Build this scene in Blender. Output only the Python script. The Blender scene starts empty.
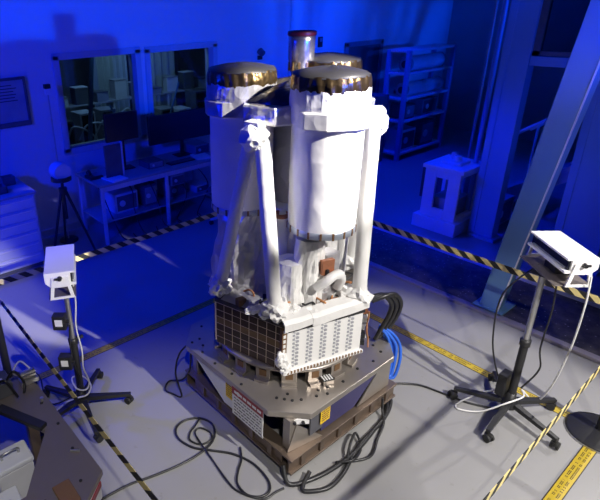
import bpy, bmesh, math, random
from mathutils import Vector, Matrix, noise
R = math.radians
PI = math.pi
scene = bpy.context.scene
COL = scene.collection
random.seed(7)

# ------------------------------------------------------------------ materials
class NT:
    def __init__(s, name):
        m = bpy.data.materials.new(name); m.use_nodes = True
        s.m = m; s.t = m.node_tree; s.n = s.t.nodes; s.l = s.t.links
        s.b = s.n['Principled BSDF']
    def node(s, typ, **kw):
        n = s.n.new(typ)
        for k, v in kw.items(): setattr(n, k, v)
        return n
    def put(s, sock, v):
        if isinstance(v, bpy.types.NodeSocket): s.l.new(v, sock)
        else: sock.default_value = v
    def math(s, op, a, b=0.0):
        n = s.node('ShaderNodeMath', operation=op); s.put(n.inputs[0], a); s.put(n.inputs[1], b)
        return n.outputs[0]
    def mix(s, f, a, b):
        n = s.node('ShaderNodeMix', data_type='RGBA'); s.put(n.inputs[0], f)
        s.put(n.inputs[6], a if isinstance(a, bpy.types.NodeSocket) else (*a, 1)); s.put(n.inputs[7], b if isinstance(b, bpy.types.NodeSocket) else (*b, 1))
        return n.outputs[2]
    def noise(s, scale, detail=3, rough=.55, coord='Object', vec=None):
        n = s.node('ShaderNodeTexNoise'); n.inputs['Scale'].default_value = scale
        n.inputs['Detail'].default_value = detail; n.inputs['Roughness'].default_value = rough
        if vec is None:
            c = s.node('ShaderNodeTexCoord'); vec = c.outputs[coord]
        s.l.new(vec, n.inputs['Vector'])
        return n.outputs['Fac']
    def ramp(s, f, stops):
        n = s.node('ShaderNodeValToRGB'); s.l.new(f, n.inputs[0])
        e = n.color_ramp.elements
        while len(e) < len(stops): e.new(.5)
        for i, (p, c) in enumerate(stops): e[i].position = p; e[i].color = (*c, 1)
        return n.outputs[0]
    def bump(s, h, strength, dist=.01):
        n = s.node('ShaderNodeBump'); n.inputs['Strength'].default_value = strength
        n.inputs['Distance'].default_value = dist; s.l.new(h, n.inputs['Height'])
        s.l.new(n.outputs[0], s.b.inputs['Normal'])

def simple(name, c, rough=.5, metal=0.0, var=.12, vscale=6.0, bump=0.0, bscale=40.0, bdist=.005, spec=.5):
    t = NT(name)
    lo = tuple(max(0, x*(1-var)) for x in c); hi = tuple(min(1, x*(1+var)) for x in c)
    f = t.noise(vscale)
    t.put(t.b.inputs['Base Color'], t.mix(f, lo, hi))
    t.b.inputs['Roughness'].default_value = rough; t.b.inputs['Metallic'].default_value = metal
    t.b.inputs['Specular IOR Level'].default_value = spec
    if bump: t.bump(t.noise(bscale, 4), bump, bdist)
    return t.m

def crinkle(name, c, rough, metal, scale=16, strength=.6, dist=.012, var=.08):
    t = NT(name)
    v = t.node('ShaderNodeTexVoronoi', feature='F1'); v.inputs['Scale'].default_value = scale
    co = t.node('ShaderNodeTexCoord')
    n = t.node('ShaderNodeTexNoise'); n.inputs['Scale'].default_value = scale*.6; n.inputs['Detail'].default_value = 3
    t.l.new(co.outputs['Object'], n.inputs['Vector'])
    vm = t.node('ShaderNodeVectorMath', operation='ADD'); t.l.new(co.outputs['Object'], vm.inputs[0])
    sc = t.node('ShaderNodeVectorMath', operation='SCALE'); t.l.new(n.outputs['Color'], sc.inputs[0]); sc.inputs['Scale'].default_value = .12
    t.l.new(sc.outputs[0], vm.inputs[1]); t.l.new(vm.outputs[0], v.inputs['Vector'])
    h = t.math('ADD', v.outputs['Distance'], n.outputs['Fac'])
    t.bump(h, strength, dist)
    lo = tuple(x*(1-var) for x in c); hi = tuple(min(1, x*(1+var)) for x in c)
    t.put(t.b.inputs['Base Color'], t.mix(n.outputs['Fac'], lo, hi))
    t.b.inputs['Roughness'].default_value = rough; t.b.inputs['Metallic'].default_value = metal
    return t.m

M = {}
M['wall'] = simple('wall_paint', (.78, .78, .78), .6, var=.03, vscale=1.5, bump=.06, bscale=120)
M['wall_dark'] = simple('dark_wall_tone', (.30, .31, .34), .6, var=.15, vscale=.8)
M['trim'] = simple('painted_trim', (.6, .61, .62), .45, var=.05)
def floor_mat():
    t = NT('grey_epoxy_floor')
    a = t.noise(.9, 5, .6); b = t.noise(14, 6, .6)
    c = t.mix(a, (.25, .247, .245), (.31, .307, .305))
    sp = t.ramp(b, [(.30, (.78, .74, .68)), (.36, (1, 1, 1))])
    mm = t.node('ShaderNodeMix', data_type='RGBA', blend_type='MULTIPLY'); mm.inputs[0].default_value = .5
    t.l.new(c, mm.inputs[6]); t.l.new(sp, mm.inputs[7])
    t.put(t.b.inputs['Base Color'], mm.outputs[2])
    r = t.math('ADD', t.math('MULTIPLY', a, .25), .22); t.put(t.b.inputs['Roughness'], r)
    t.b.inputs['Specular IOR Level'].default_value = .35
    t.bump(t.noise(60, 3), .03, .004)
    return t.m
M['floor'] = floor_mat()
def strip_mat():
    t = NT('dark_speckled_grating')
    n = t.noise(9, 5, .7); v = t.node('ShaderNodeTexVoronoi'); v.inputs['Scale'].default_value = 19
    co = t.node('ShaderNodeTexCoord'); t.l.new(co.outputs['Object'], v.inputs['Vector'])
    base = t.mix(t.ramp(n, [(.4, (0, 0, 0)), (.7, (1, 1, 1))]), (.03, .03, .04), (.12, .105, .10))
    sp = t.math('LESS_THAN', v.outputs['Distance'], .13)
    t.put(t.b.inputs['Base Color'], t.mix(sp, base, (.45, .42, .38)))
    t.b.inputs['Roughness'].default_value = .28; t.bump(n, .3, .008)
    return t.m
M['strip'] = strip_mat()
M['threshold'] = simple('threshold_metal', (.42, .38, .40), .35, .6)
M['mli'] = crinkle('white_blanket', (.80, .79, .77), .5, 0, 15, .45, .012, .03)
M['mli_smooth'] = crinkle('white_wrapped_blanket', (.80, .79, .77), .45, 0, 7, .6, .014, .03)
M['mli_grey'] = crinkle('grey_silver_blanket', (.52, .51, .53), .33, .55, 10, .7, .02)
M['mli_black'] = crinkle('black_blanket', (.085, .075, .065), .35, .3, 14, .7, .015)
M['foil'] = crinkle('amber_foil', (.20, .135, .06), .3, .9, 14, .5, .012, .4)
M['cap_film'] = crinkle('dark_cap_film', (.06, .057, .054), .5, .35, 4, .35, .01)
M['silver'] = simple('polished_silver', (.62, .60, .58), .25, .9, bump=.15, bscale=14)
M['red'] = simple('red_rim_paint', (.20, .018, .018), .4)
M['ring_grey'] = simple('ring_grey_blue', (.40, .44, .52), .35, .5)
M['brown'] = simple('brown_clip', (.20, .11, .05), .5, .2)
M['copper'] = simple('copper_box', (.42, .17, .09), .35, .5, var=.4, vscale=20)
M['white'] = simple('white_enamel', (.86, .85, .83), .45, var=.02)
M['louver'] = simple('grey_louver_mark', (.36, .37, .40), .4, var=.2, vscale=30)
M['cell'] = simple('solar_cell', (.06, .036, .022), .28, .2, var=.6, vscale=9)
M['cell_gold'] = simple('solar_cell_bronze', (.20, .125, .055), .35, .3, var=.4, vscale=9)
M['gridline'] = simple('panel_grid_line', (.85, .70, .54), .4, .2)
M['alum'] = simple('machined_aluminium', (.38, .345, .31), .36, .7, var=.16, vscale=5, bump=.08, bscale=60)
M['alum_dark'] = simple('aged_steel_channel', (.21, .16, .125), .42, .65, var=.3, vscale=9, bump=.15, bscale=40)
M['steel'] = simple('brushed_steel', (.55, .55, .55), .3, .85)
M['black'] = simple('black_plastic', (.022, .022, .024), .4, spec=.4)
M['rubber'] = simple('black_rubber', (.018, .018, .018), .6)
M['cable_black'] = simple('black_cable_jacket', (.02, .02, .022), .38)
M['cable_blue'] = simple('blue_cable_jacket', (.03, .13, .62), .4)
M['cable_white'] = simple('white_cable_jacket', (.75, .74, .72), .45)
M['cable_orange'] = simple('orange_harness', (.45, .20, .08), .5, var=.4, vscale=15)
M['navy'] = simple('navy_panel', (.045, .04, .13), .4)
M['greyplate'] = simple('dark_grey_panel', (.10, .10, .115), .45)
M['skirt'] = simple('pale_grey_skirt', (.72, .72, .75), .4, .2)
M['plate_brown'] = simple('anodised_brown_grey_plate', (.22, .19, .175), .45, .45, var=.15, vscale=4)
M['sign_white'] = simple('sign_white', (.80, .80, .80), .5, var=.02)
M['maroon'] = simple('sign_maroon', (.30, .035, .05), .5)
M['ink'] = simple('sign_ink', (.05, .05, .07), .6)
M['yellow'] = simple('yellow_tag_card', (.80, .53, .03), .55, var=.1, vscale=30)
M['bluepaint'] = simple('light_blue_grey_paint', (.66, .68, .72), .4, var=.08)
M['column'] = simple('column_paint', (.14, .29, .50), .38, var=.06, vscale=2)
M['pale'] = simple('pale_painted_metal', (.62, .63, .66), .4)
M['midgrey'] = simple('mid_grey_equipment', (.26, .27, .30), .45, var=.3, vscale=8)
M['darkgrey'] = simple('dark_grey_equipment', (.10, .105, .12), .45, var=.4, vscale=8)
M['screen'] = simple('dark_screen_glass', (.02, .022, .03), .18)
M['board'] = simple('pale_display_board', (.35, .38, .42), .25, var=.25, vscale=5)
M['paper'] = simple('paper', (.8, .8, .8), .7)
M['curtain'] = simple('pale_curtain', (.42, .46, .44), .7)
M['wood'] = simple('grey_worktop', (.34, .35, .38), .4)
M['doorpaint'] = simple('dark_door_paint', (.12, .125, .14), .4)

def belt_mat(name, period, ca, cb, slant):
    t = NT(name)
    uv = t.node('ShaderNodeUVMap'); s = t.node('ShaderNodeSeparateXYZ'); t.l.new(uv.outputs[0], s.inputs[0])
    u = t.math('ADD', t.math('DIVIDE', s.outputs[0], period), t.math('MULTIPLY', s.outputs[1], slant))
    f = t.math('GREATER_THAN', t.math('FRACT', u), .5)
    t.put(t.b.inputs['Base Color'], t.mix(f, ca, cb)); t.b.inputs['Roughness'].default_value = .55
    return t.m
M['belt'] = belt_mat('yellow_black_webbing', .118, (.02, .02, .02), (.76, .63, .26), .5)
def tape_mat():
    t = NT('yellow_printed_floor_tape')
    uv = t.node('ShaderNodeUVMap'); s = t.node('ShaderNodeSeparateXYZ'); t.l.new(uv.outputs[0], s.inputs[0])
    u, v = s.outputs[0], s.outputs[1]
    edge = t.math('GREATER_THAN', t.math('ABSOLUTE', t.math('SUBTRACT', v, .5)), .43)
    def row(c, h, seed):
        band = t.math('LESS_THAN', t.math('ABSOLUTE', t.math('SUBTRACT', v, c)), h)
        w = t.node('ShaderNodeTexWhiteNoise', noise_dimensions='1D')
        t.l.new(t.math('ADD', t.math('FLOOR', t.math('DIVIDE', u, .0125)), seed), w.inputs['W'])
        g = t.math('GREATER_THAN', w.outputs['Value'], .22)
        gap = t.math('GREATER_THAN', t.math('FRACT', t.math('DIVIDE', u, .0125)), .28)
        hole = t.math('GREATER_THAN', t.math('ABSOLUTE', t.math('SUBTRACT', v, c)), h*.2)
        word = t.math('GREATER_THAN', t.math('FRACT', t.math('DIVIDE', u, .21)), .14)
        r = t.math('MULTIPLY', band, t.math('MULTIPLY', g, t.math('MULTIPLY', gap, t.math('MULTIPLY', word, hole))))
        return r
    k = t.math('MAXIMUM', edge, t.math('MAXIMUM', row(.34, .085, 3), row(.66, .085, 41)))
    n = t.noise(5, 3)
    y = t.mix(n, (.46, .33, .025), (.56, .41, .04))
    t.put(t.b.inputs['Base Color'], t.mix(k, y, (.03, .025, .02))); t.b.inputs['Roughness'].default_value = .45
    return t.m
M['tape'] = tape_mat()
def glass_mat():
    t = NT('window_glass')
    g = t.node('ShaderNodeBsdfGlossy'); g.inputs['Roughness'].default_value = .03; g.inputs['Color'].default_value = (.8, .85, .9, 1)
    tr = t.node('ShaderNodeBsdfTransparent'); tr.inputs['Color'].default_value = (.62, .68, .70, 1)
    fr = t.node('ShaderNodeFresnel'); fr.inputs['IOR'].default_value = 1.45
    mx = t.node('ShaderNodeMixShader'); t.l.new(fr.outputs[0], mx.inputs[0]); t.l.new(tr.outputs[0], mx.inputs[1]); t.l.new(g.outputs[0], mx.inputs[2])
    o = t.n['Material Output']; t.l.new(mx.outputs[0], o.inputs['Surface'])
    return t.m
M['glass'] = glass_mat()

# ------------------------------------------------------------------ mesh builder
class MB:
    def __init__(s): s.v = []; s.f = []; s.mi = []; s.sm = []; s.uv = {}
    def add(s, vs, fs, m=0, smooth=False):
        b = len(s.v); s.v += [Vector(v) for v in vs]
        for f in fs: s.f.append([i+b for i in f]); s.mi.append(m); s.sm.append(smooth)
        return b
    def box(s, c, d, rot=None, m=0):
        hx, hy, hz = d[0]/2, d[1]/2, d[2]/2
        vs = [Vector((x, y, z)) for x in (-hx, hx) for y in (-hy, hy) for z in (-hz, hz)]
        if rot is not None: vs = [rot @ v for v in vs]
        c = Vector(c)
        s.add([v+c for v in vs], [(0,1,3,2),(4,6,7,5),(0,4,5,1),(2,3,7,6),(0,2,6,4),(1,5,7,3)], m)
        return s
    def rng(s, x0, x1, y0, y1, z0, z1, m=0):
        return s.box(((x0+x1)/2, (y0+y1)/2, (z0+z1)/2), (abs(x1-x0), abs(y1-y0), abs(z1-z0)), None, m)
    def fbox(s, fr, u0, u1, z0, z1, d0, d1, m=0):
        vs = [fr(u, z, d) for u in (u0, u1) for d in (d0, d1) for z in (z0, z1)]
        s.add(vs, [(0,1,3,2),(4,6,7,5),(0,4,5,1),(2,3,7,6),(0,2,6,4),(1,5,7,3)], m); return s
    def beam(s, p0, p1, w, h, up=(0,0,1), m=0):
        p0, p1 = Vector(p0), Vector(p1); d = (p1-p0); L = d.length; x = d.normalized()
        y = Vector(up).cross(x)
        if y.length < 1e-4: y = Vector((0,1,0)).cross(x)
        y.normalize(); z = x.cross(y)
        rot = Matrix((x, y, z)).transposed()
        return s.box((p0+p1)/2, (L, w, h), rot, m)
    def cyl(s, p0, p1, r0, r1=None, n=16, m=0, caps=True, smooth=True):
        if r1 is None: r1 = r0
        p0, p1 = Vector(p0), Vector(p1); d = (p1-p0).normalized()
        a = d.orthogonal().normalized(); b = d.cross(a)
        vs = []
        for p, r in ((p0, r0), (p1, r1)):
            vs += [p + r*(math.cos(2*PI*k/n)*a + math.sin(2*PI*k/n)*b) for k in range(n)]
        s.add(vs, [(k, (k+1)%n, n+(k+1)%n, n+k) for k in range(n)], m, smooth)
        if caps:
            s.add(vs[:n], [tuple(range(n-1, -1, -1))], m); s.add(vs[n:], [tuple(range(n))], m)
        return s
    def lathe(s, prof, c=(0,0,0), n=40, m=0, smooth=True, fn=None, cap0=False, cap1=False):
        c = Vector(c); vs = []
        for i, (r, z) in enumerate(prof):
            for k in range(n):
                a = 2*PI*k/n
                p = Vector((r*math.cos(a), r*math.sin(a), z))
                if fn: p = fn(p, a, i)
                vs.append(p+c)
        fs = [(i*n+k, i*n+(k+1)%n, (i+1)*n+(k+1)%n, (i+1)*n+k) for i in range(len(prof)-1) for k in range(n)]
        s.add(vs, fs, m, smooth)
        if cap0: s.add(vs[:n], [tuple(range(n-1, -1, -1))], m)
        if cap1: s.add(vs[-n:], [tuple(range(n))], m)
        return s
    def prism(s, poly, z0, z1, m=0):
        n = len(poly); vs = [(x, y, z0) for x, y in poly] + [(x, y, z1) for x, y in poly]
        s.add(vs, [tuple(range(n-1, -1, -1)), tuple(range(n, 2*n))] + [(k, (k+1)%n, n+(k+1)%n, n+k) for k in range(n)], m); return s
    def tube(s, pts, r, n=8, m=0, sub=6, closed=False):
        P = [Vector(p) for p in pts]
        if sub > 1 and len(P) > 2:
            Q = []; N = len(P)
            for i in range(N-1):
                p0 = P[max(i-1, 0)]; p1 = P[i]; p2 = P[i+1]; p3 = P[min(i+2, N-1)]
                for k in range(sub):
                    t = k/sub
                    Q.append(.5*((2*p1)+(p2-p0)*t+(2*p0-5*p1+4*p2-p3)*t*t+(3*p1-p0-3*p2+p3)*t**3))
            Q.append(P[-1]); P = Q
        N = len(P); vs = []
        t0 = (P[1]-P[0]).normalized(); a = t0.orthogonal().normalized()
        for i in range(N):
            t = (P[min(i+1, N-1)]-P[max(i-1, 0)])
            t = t.normalized() if t.length > 1e-9 else t0
            a = (a - t*a.dot(t)); a = a.normalized() if a.length > 1e-6 else t.orthogonal().normalized()
            b = t.cross(a)
            vs += [P[i] + r*(math.cos(2*PI*k/n)*a+math.sin(2*PI*k/n)*b) for k in range(n)]
        s.add(vs, [(i*n+k, i*n+(k+1)%n, (i+1)*n+(k+1)%n, (i+1)*n+k) for i in range(N-1) for k in range(n)], m, True)
        s.add(vs[:n], [tuple(range(n-1, -1, -1))], m); s.add(vs[-n:], [tuple(range(n))], m)
        return s
    def crumple(s, amp, freq, seed=0):
        for v in s.v:
            o = Vector((seed*3.1, seed*1.7, seed*2.3))
            d = noise.noise_vector(v*freq+o)
            v += d*amp
        return s
    def build(s, name, mats, parent=None, bevel=0.0, world=True, subdiv=0):
        if not isinstance(mats, (list, tuple)): mats = [mats]
        off = Vector((0,0,0))
        if world:
            p = parent
            while p: off += p.location; p = p.parent
        me = bpy.data.meshes.new(name)
        me.from_pydata([tuple(v-off) for v in s.v], [], s.f)
        for m in mats: me.materials.append(m)
        for i, p in enumerate(me.polygons): p.material_index = s.mi[i]; p.use_smooth = s.sm[i]
        me.update()
        o = bpy.data.objects.new(name, me); COL.objects.link(o)
        if parent: o.parent = parent
        bm = bmesh.new(); bm.from_mesh(me)
        if subdiv or True: bmesh.ops.remove_doubles(bm, verts=bm.verts, dist=1e-6) if subdiv else None
        bmesh.ops.recalc_face_normals(bm, faces=bm.faces); bm.to_mesh(me); bm.free()
        if bevel:
            md = o.modifiers.new('bevel', 'BEVEL'); md.width = bevel; md.segments = 2; md.limit_method = 'ANGLE'
        return o

def tag(o, label, cat, group=None, kind=None):
    o['label'] = label; o['category'] = cat
    if group: o['group'] = group
    if kind: o['kind'] = kind
    return o
def thing(name, label, cat, loc=(0,0,0), rz=0.0, group=None):
    o = bpy.data.objects.new(name, None); COL.objects.link(o)
    o.location = loc; o.rotation_euler = (0, 0, rz); o.empty_display_size = .1
    return tag(o, label, cat, group)
def struct(o, label=None, cat=None):
    o['kind'] = 'structure'
    if label: o['label'] = label
    if cat: o['category'] = cat
    return o
def copy_tree(o, parent=None):
    c = o.copy(); COL.objects.link(c)
    if parent: c.parent = parent
    for ch in list(o.children): copy_tree(ch, c)
    return c

# ------------------------------------------------------------------ setting
YW = 4.2                                   # window wall
XR = 9.3                                   # far right wall
def S(name, mb, mat, label, cat, bevel=0):
    return struct(mb.build(name, mat, None, bevel), label, cat)
S('floor', MB().rng(-6, XR, -7, 8, -.12, 0), M['floor'], 'grey glossy epoxy floor of the whole room', 'floor')
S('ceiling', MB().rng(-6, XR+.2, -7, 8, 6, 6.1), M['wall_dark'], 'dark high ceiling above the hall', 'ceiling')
wins = [(.27, 1.43, 1.06, 2.25), (1.56, 2.74, .98, 2.24)]
wb = MB()
xs = [-6] + [c for w in wins for c in w[:2]] + [XR]
for i in range(0, len(xs), 2): wb.rng(xs[i], xs[i+1], YW, YW+.16, 0, 6)
for x0, x1, z0, z1 in wins: wb.rng(x0, x1, YW, YW+.16, 0, z0); wb.rng(x0, x1, YW, YW+.16, z1, 6)
S('wall_back', wb, M['wall'], 'pale wall with the two lab windows, washed in blue light', 'wall')
S('wall_right', MB().rng(XR, XR+.16, -7, YW+.16, 0, 6), M['wall_dark'], 'dark far wall behind the steel columns', 'wall')  # shade on this wall is put into its dark colour
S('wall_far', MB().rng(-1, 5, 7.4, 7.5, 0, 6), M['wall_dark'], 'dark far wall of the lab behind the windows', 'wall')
S('baseboard_back', MB().rng(-6, XR, YW-.02, YW, 0, .1), M['trim'], 'baseboard along the window wall', 'baseboard')
S('trim_1', MB().rng(4.3, 4.33, YW-.012, YW, .1, 4), M['trim'], 'thin vertical seam strip on the wall above the canister', 'trim')
for i, (x0, x1, z0, z1) in enumerate(wins):
    w = bpy.data.objects.new('window_%d' % (i+1), None); COL.objects.link(w); w.location = ((x0+x1)/2, YW, z0)
    struct(w, ['left dark lab window above the workbench', 'right dark lab window behind the wide monitor'][i], 'window')
    f = MB(); t = .05
    f.rng(x0-.03, x0+t, YW-.03, YW+.17, z0, z1); f.rng(x1-t, x1+.03, YW-.03, YW+.17, z0, z1)
    f.rng(x0-.03, x1+.03, YW-.03, YW+.17, z0-.03, z0+t); f.rng(x0-.03, x1+.03, YW-.03, YW+.17, z1-t, z1+.03)
    f.build('window_frame', M['trim'], w, .004)
    MB().rng(x0+t, x1-t, YW+.08, YW+.088, z0+t, z1-t).build('window_glass', M['glass'], w)
# door in the wall at the right of the canister
dr = bpy.data.objects.new('door_1', None); COL.objects.link(dr); dr.location = (6.3, YW, 0); struct(dr, 'dark door in the back wall behind the front telescope cap', 'door')
MB().rng(5.82, 6.78, YW-.03, YW-.003, .02, 1.98).build('door_leaf', M['doorpaint'], dr, .004)
f = MB(); f.rng(5.74, 5.82, YW-.05, YW-.002, 0, 2.05); f.rng(6.78, 6.86, YW-.05, YW-.002, 0, 2.05); f.rng(5.74, 6.86, YW-.05, YW-.002, 1.98, 2.06)
f.build('door_frame', M['midgrey'], dr, .004)
MB().cyl((6.7, YW-.09, 1.0), (6.7, YW-.03, 1.0), .012).cyl((6.7, YW-.085, 1.0), (6.58, YW-.085, 1.0), .011).build('door_handle', M['steel'], dr)
# dark floor channel along the right edge
S('trim_2', MB().rng(2.40, 3.25, -7, 4.1, 0, .012), M['strip'], 'dark speckled floor strip beyond the right edge of the grey floor', 'floor strip')
S('trim_3', MB().rng(2.34, 2.41, -7, 4.1, 0, .03), M['threshold'], 'metal threshold strip along the edge of the grey floor', 'threshold', .006)
S('trim_4', MB().rng(3.25, 3.31, -7, 4.1, 0, .06), M['bluepaint'], 'raised kerb along the far side of the dark floor strip', 'kerb', .006)

# floor tapes: a square of printed yellow tape, one strip per side
HA, HB = 1.521, 1.532
def strip_uv(name, p0, p1, w, z0, z1, mat, vertical=False):
    p0, p1 = Vector(p0), Vector(p1); L = (p1-p0).length; d = (p1-p0).normalized(); n = Vector((-d.y, d.x, 0))
    me = bpy.data.meshes.new(name); N = max(1, int(L/.1)); vs = []; fs = []; uvs = []
    for i in range(N+1):
        p = p0 + d*(L*i/N)
        if vertical:
            sag = -.012*math.sin(PI*i/N)
            q = [p+n*.0015+Vector((0,0,z0+sag)), p+n*.0015+Vector((0,0,z1+sag)), p-n*.0015+Vector((0,0,z1+sag)), p-n*.0015+Vector((0,0,z0+sag))]
        else:
            q = [p-n*w/2+Vector((0,0,z1)), p+n*w/2+Vector((0,0,z1)), p+n*w/2+Vector((0,0,z0)), p-n*w/2+Vector((0,0,z0))]
        vs += q
    for i in range(N):
        for k in range(4):
            a, b = i*4+k, i*4+(k+1)%4
            fs.append((a, b, b+4, a+4)); u0, u1 = L*i/N, L*(i+1)/N
            if vertical: va, vb = [(0, 1), (1, 1), (1, 0), (0, 0)][k]
            else: va, vb = [(0, 1), (1, 1), (1, 0), (0, 0)][k]
            uvs += [(u0, va), (u0, vb), (u1, vb), (u1, va)]
    me.from_pydata(vs, [], fs); uv = me.uv_layers.new(name='UVMap')
    for i, c in enumerate(uvs): uv.data[i].uv = c
    me.materials.append(mat); me.update()
    o = bpy.data.objects.new(name, me); COL.objects.link(o); return o
tw = .08
C_R, C_B, C_L, C_F = (HA, -HB), (HA, HB), (-HA, HB), (-HA, -HB)
for a, b, lab in (((C_L[0]-.04, C_L[1]), (C_B[0]+.04, C_B[1]), 'yellow printed floor tape running from left stand towards back corner'),
                  ((C_B[0], C_B[1]-.041), (C_R[0], C_R[1]+.041), 'yellow printed floor tape passing under the right camera stand'),
                  ((C_R[0]+.04, C_R[1]), (C_F[0]-.04, C_F[1]), 'broad yellow printed floor tape in front of the right post base'),
                  ((C_F[0], C_F[1]+.041), (C_L[0], C_L[1]-.041), 'yellow printed floor tape beside the brown metal platform')):
    tag(strip_uv('floor_tape', (*a, 0), (*b, 0), tw, .0005, .002, M['tape']), lab, 'floor tape', 'yellow tape strips on the floor')

# barrier posts and belts
def stanchion(p, lab):
    t = thing('barrier_post', lab, 'stanchion', (p[0], p[1], 0), 0, 'belt barrier posts')
    MB().lathe([(0, 0), (.195, 0), (.198, .012), (.185, .022), (.06, .034), (.03, .045), (0, .045)], n=40).build('base', M['black'], t, world=False)
    MB().lathe([(.199, 0), (.203, .004), (.199, .012)], n=40).build('base_rim', M['steel'], t, world=False)
    MB().cyl((0,0,.04), (0,0,.89), .03, n=20).build('pole', M['black'], t, world=False)
    MB().lathe([(.03, .885), (.036, .89), (.036, 1.0), (.028, 1.012), (0, 1.014)], n=24).build('belt_head', M['black'], t, world=False)
    return t
stanchion((C_R[0]-.03, C_R[1]+.01), 'black round-based belt post at the right end of the barrier')
stanchion(C_B, 'belt post at the back corner hidden behind the white spacecraft')
stanchion(C_L, 'belt post at the left corner of the striped barrier')
stanchion(C_F, 'belt post at the near corner of the striped barrier')
def shorten(a, b, k=.037):
    a, b = Vector((*a, 0)), Vector((*b, 0)); d = (b-a).normalized(); return a+d*k, b-d*k
for a, b, lab in ((C_L, C_B, 'striped belt stretched in front of the drawer cabinet and workbench'),
                  (C_B, C_R, 'striped belt stretched behind right camera stand, before the columns'),
                  (C_R, C_F, 'striped belt seen almost edge-on above the right floor tape'),
                  (C_F, C_L, 'yellow and black striped belt passing the left camera stand')):
    p, q = shorten(a, b)
    tag(strip_uv('barrier_belt', p, q, .05, .925, .975, M['belt'], True), lab, 'barrier belt', 'striped barrier belts')

# ------------------------------------------------------------------ dolly under the spacecraft
DC = (.17, .17)
dl = thing('support_dolly', 'octagonal metal support dolly carrying the white spacecraft', 'dolly', (DC[0], DC[1], 0))
def oct_poly(h, c, cx=DC[0], cy=DC[1]):
    return [(cx-h, cy-h+c), (cx-h+c, cy-h), (cx+h-c, cy-h), (cx+h, cy-h+c), (cx+h, cy+h-c), (cx+h-c, cy+h), (cx-h+c, cy+h), (cx-h, cy+h-c)]
MB().prism(oct_poly(.625, .19), .408, .452).build('top_plate', M['alum'], dl, .004)
for x0, x1, y0, y1, lab in ((-.43, .69, -.46, -.36, 1), (-.43, .69, .57, .67, 0), (-.43, -.33, -.36, .57, 0), (.59, .69, -.36, .57, 0)):
    b = MB()   # channel section: base, web and top flange
    b.rng(x0, x1, y0, y1, .05, .065); b.rng(x0, x1, y0, y1, .155, .17)
    if x1-x0 > .5:
        ym = y0+.02 if y0 < 0 else y1-.03; b.rng(x0, x1, ym, ym+.012, .065, .155)
        for k in range(6): b.rng(x0+.1+k*.18, x0+.14+k*.18, min(ym, y0+.005), ym+.012, .066, .154)
    else:
        xm = x0+.02 if x0 < 0 else x1-.03; b.rng(xm, xm+.012, y0, y1, .065, .155)
        for k in range(5): b.rng(min(xm, x0+.005), xm+.012, y0+.08+k*.18, y0+.12+k*.18, .066, .154)
    b.build('base_beam', M['alum_dark'], dl, .002)
for x in (-.35, .62):
    for y in (-.36, .60):
        MB().rng(x-.03, x+.03, y-.03, y+.03, .17, .408).build('corner_post', M['alum'], dl, .003)
        c = MB(); c.cyl((x, y-.02, .03), (x, y+.02, .03), .03, n=18); c.rng(x-.03, x+.03, y-.028, y+.028, .035, .05)
        c.build('caster', M['black'], dl)
# skirts between plate and base
s = MB(); s.add([(-.438, .55, .415), (-.438, -.02, .415), (-.438, -.02, .20), (-.438, .18, .20), (-.428, .55, .415), (-.428, -.02, .415), (-.428, -.02, .20), (-.428, .18, .20)],
    [(0,1,2,3),(7,6,5,4),(0,4,5,1),(1,5,6,2),(2,6,7,3),(3,7,4,0)])
s.build('side_skirt', M['skirt'], dl)
s = MB(); s.add([(-.12, -.425, .415), (.5, -.425, .415), (.22, -.425, .2), (-.12, -.425, .2), (-.12, -.415, .415), (.5, -.415, .415), (.22, -.415, .2), (-.12, -.415, .2)],
    [(0,1,2,3),(7,6,5,4),(0,4,5,1),(1,5,6,2),(2,6,7,3),(3,7,4,0)])
s.build('side_skirt', M['navy'], dl)
MB().rng(-.24, -.12, -.435, -.42, .24, .408).build('corner_panel', M['greyplate'], dl, .003)
g = MB(); g.add([(.5, -.428, .41), (.62, -.428, .41), (.62, -.428, .18), (.26, -.428, .18), (.5, -.42, .41), (.62, -.42, .41), (.62, -.42, .18), (.26, -.42, .18)],
    [(0,1,2,3),(7,6,5,4),(0,4,5,1),(1,5,6,2),(2,6,7,3),(3,7,4,0)])
g.build('gusset_plate', M['alum'], dl)
g = MB(); g.add([(-.40, -.395, .172), (-.12, -.44, .172), (-.33, -.40, .36), (-.395, -.385, .172), (-.12, -.43, .172), (-.325, -.39, .36)], [(0,1,2),(5,4,3),(0,3,4,1),(1,4,5,2),(2,5,3,0)])
g.build('gusset_plate', M['alum'], dl)
b = MB(); b.beam((-.37, -.36, .385), (-.26, -.435, .385), .02, .04)
for q in (.3, .7): c0 = Vector((-.37+.11*q, -.36-.075*q, .385)); b.cyl(c0, c0+Vector((-.014, -.02, 0)), .011, None, 10, 1)
b.build('lifting_bracket', [M['white'], M['black']], dl, .002)
MB().rng(-.25, .5, -.25, .5, .18, .40).build('power_box', M['black'], dl, .01)
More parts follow.
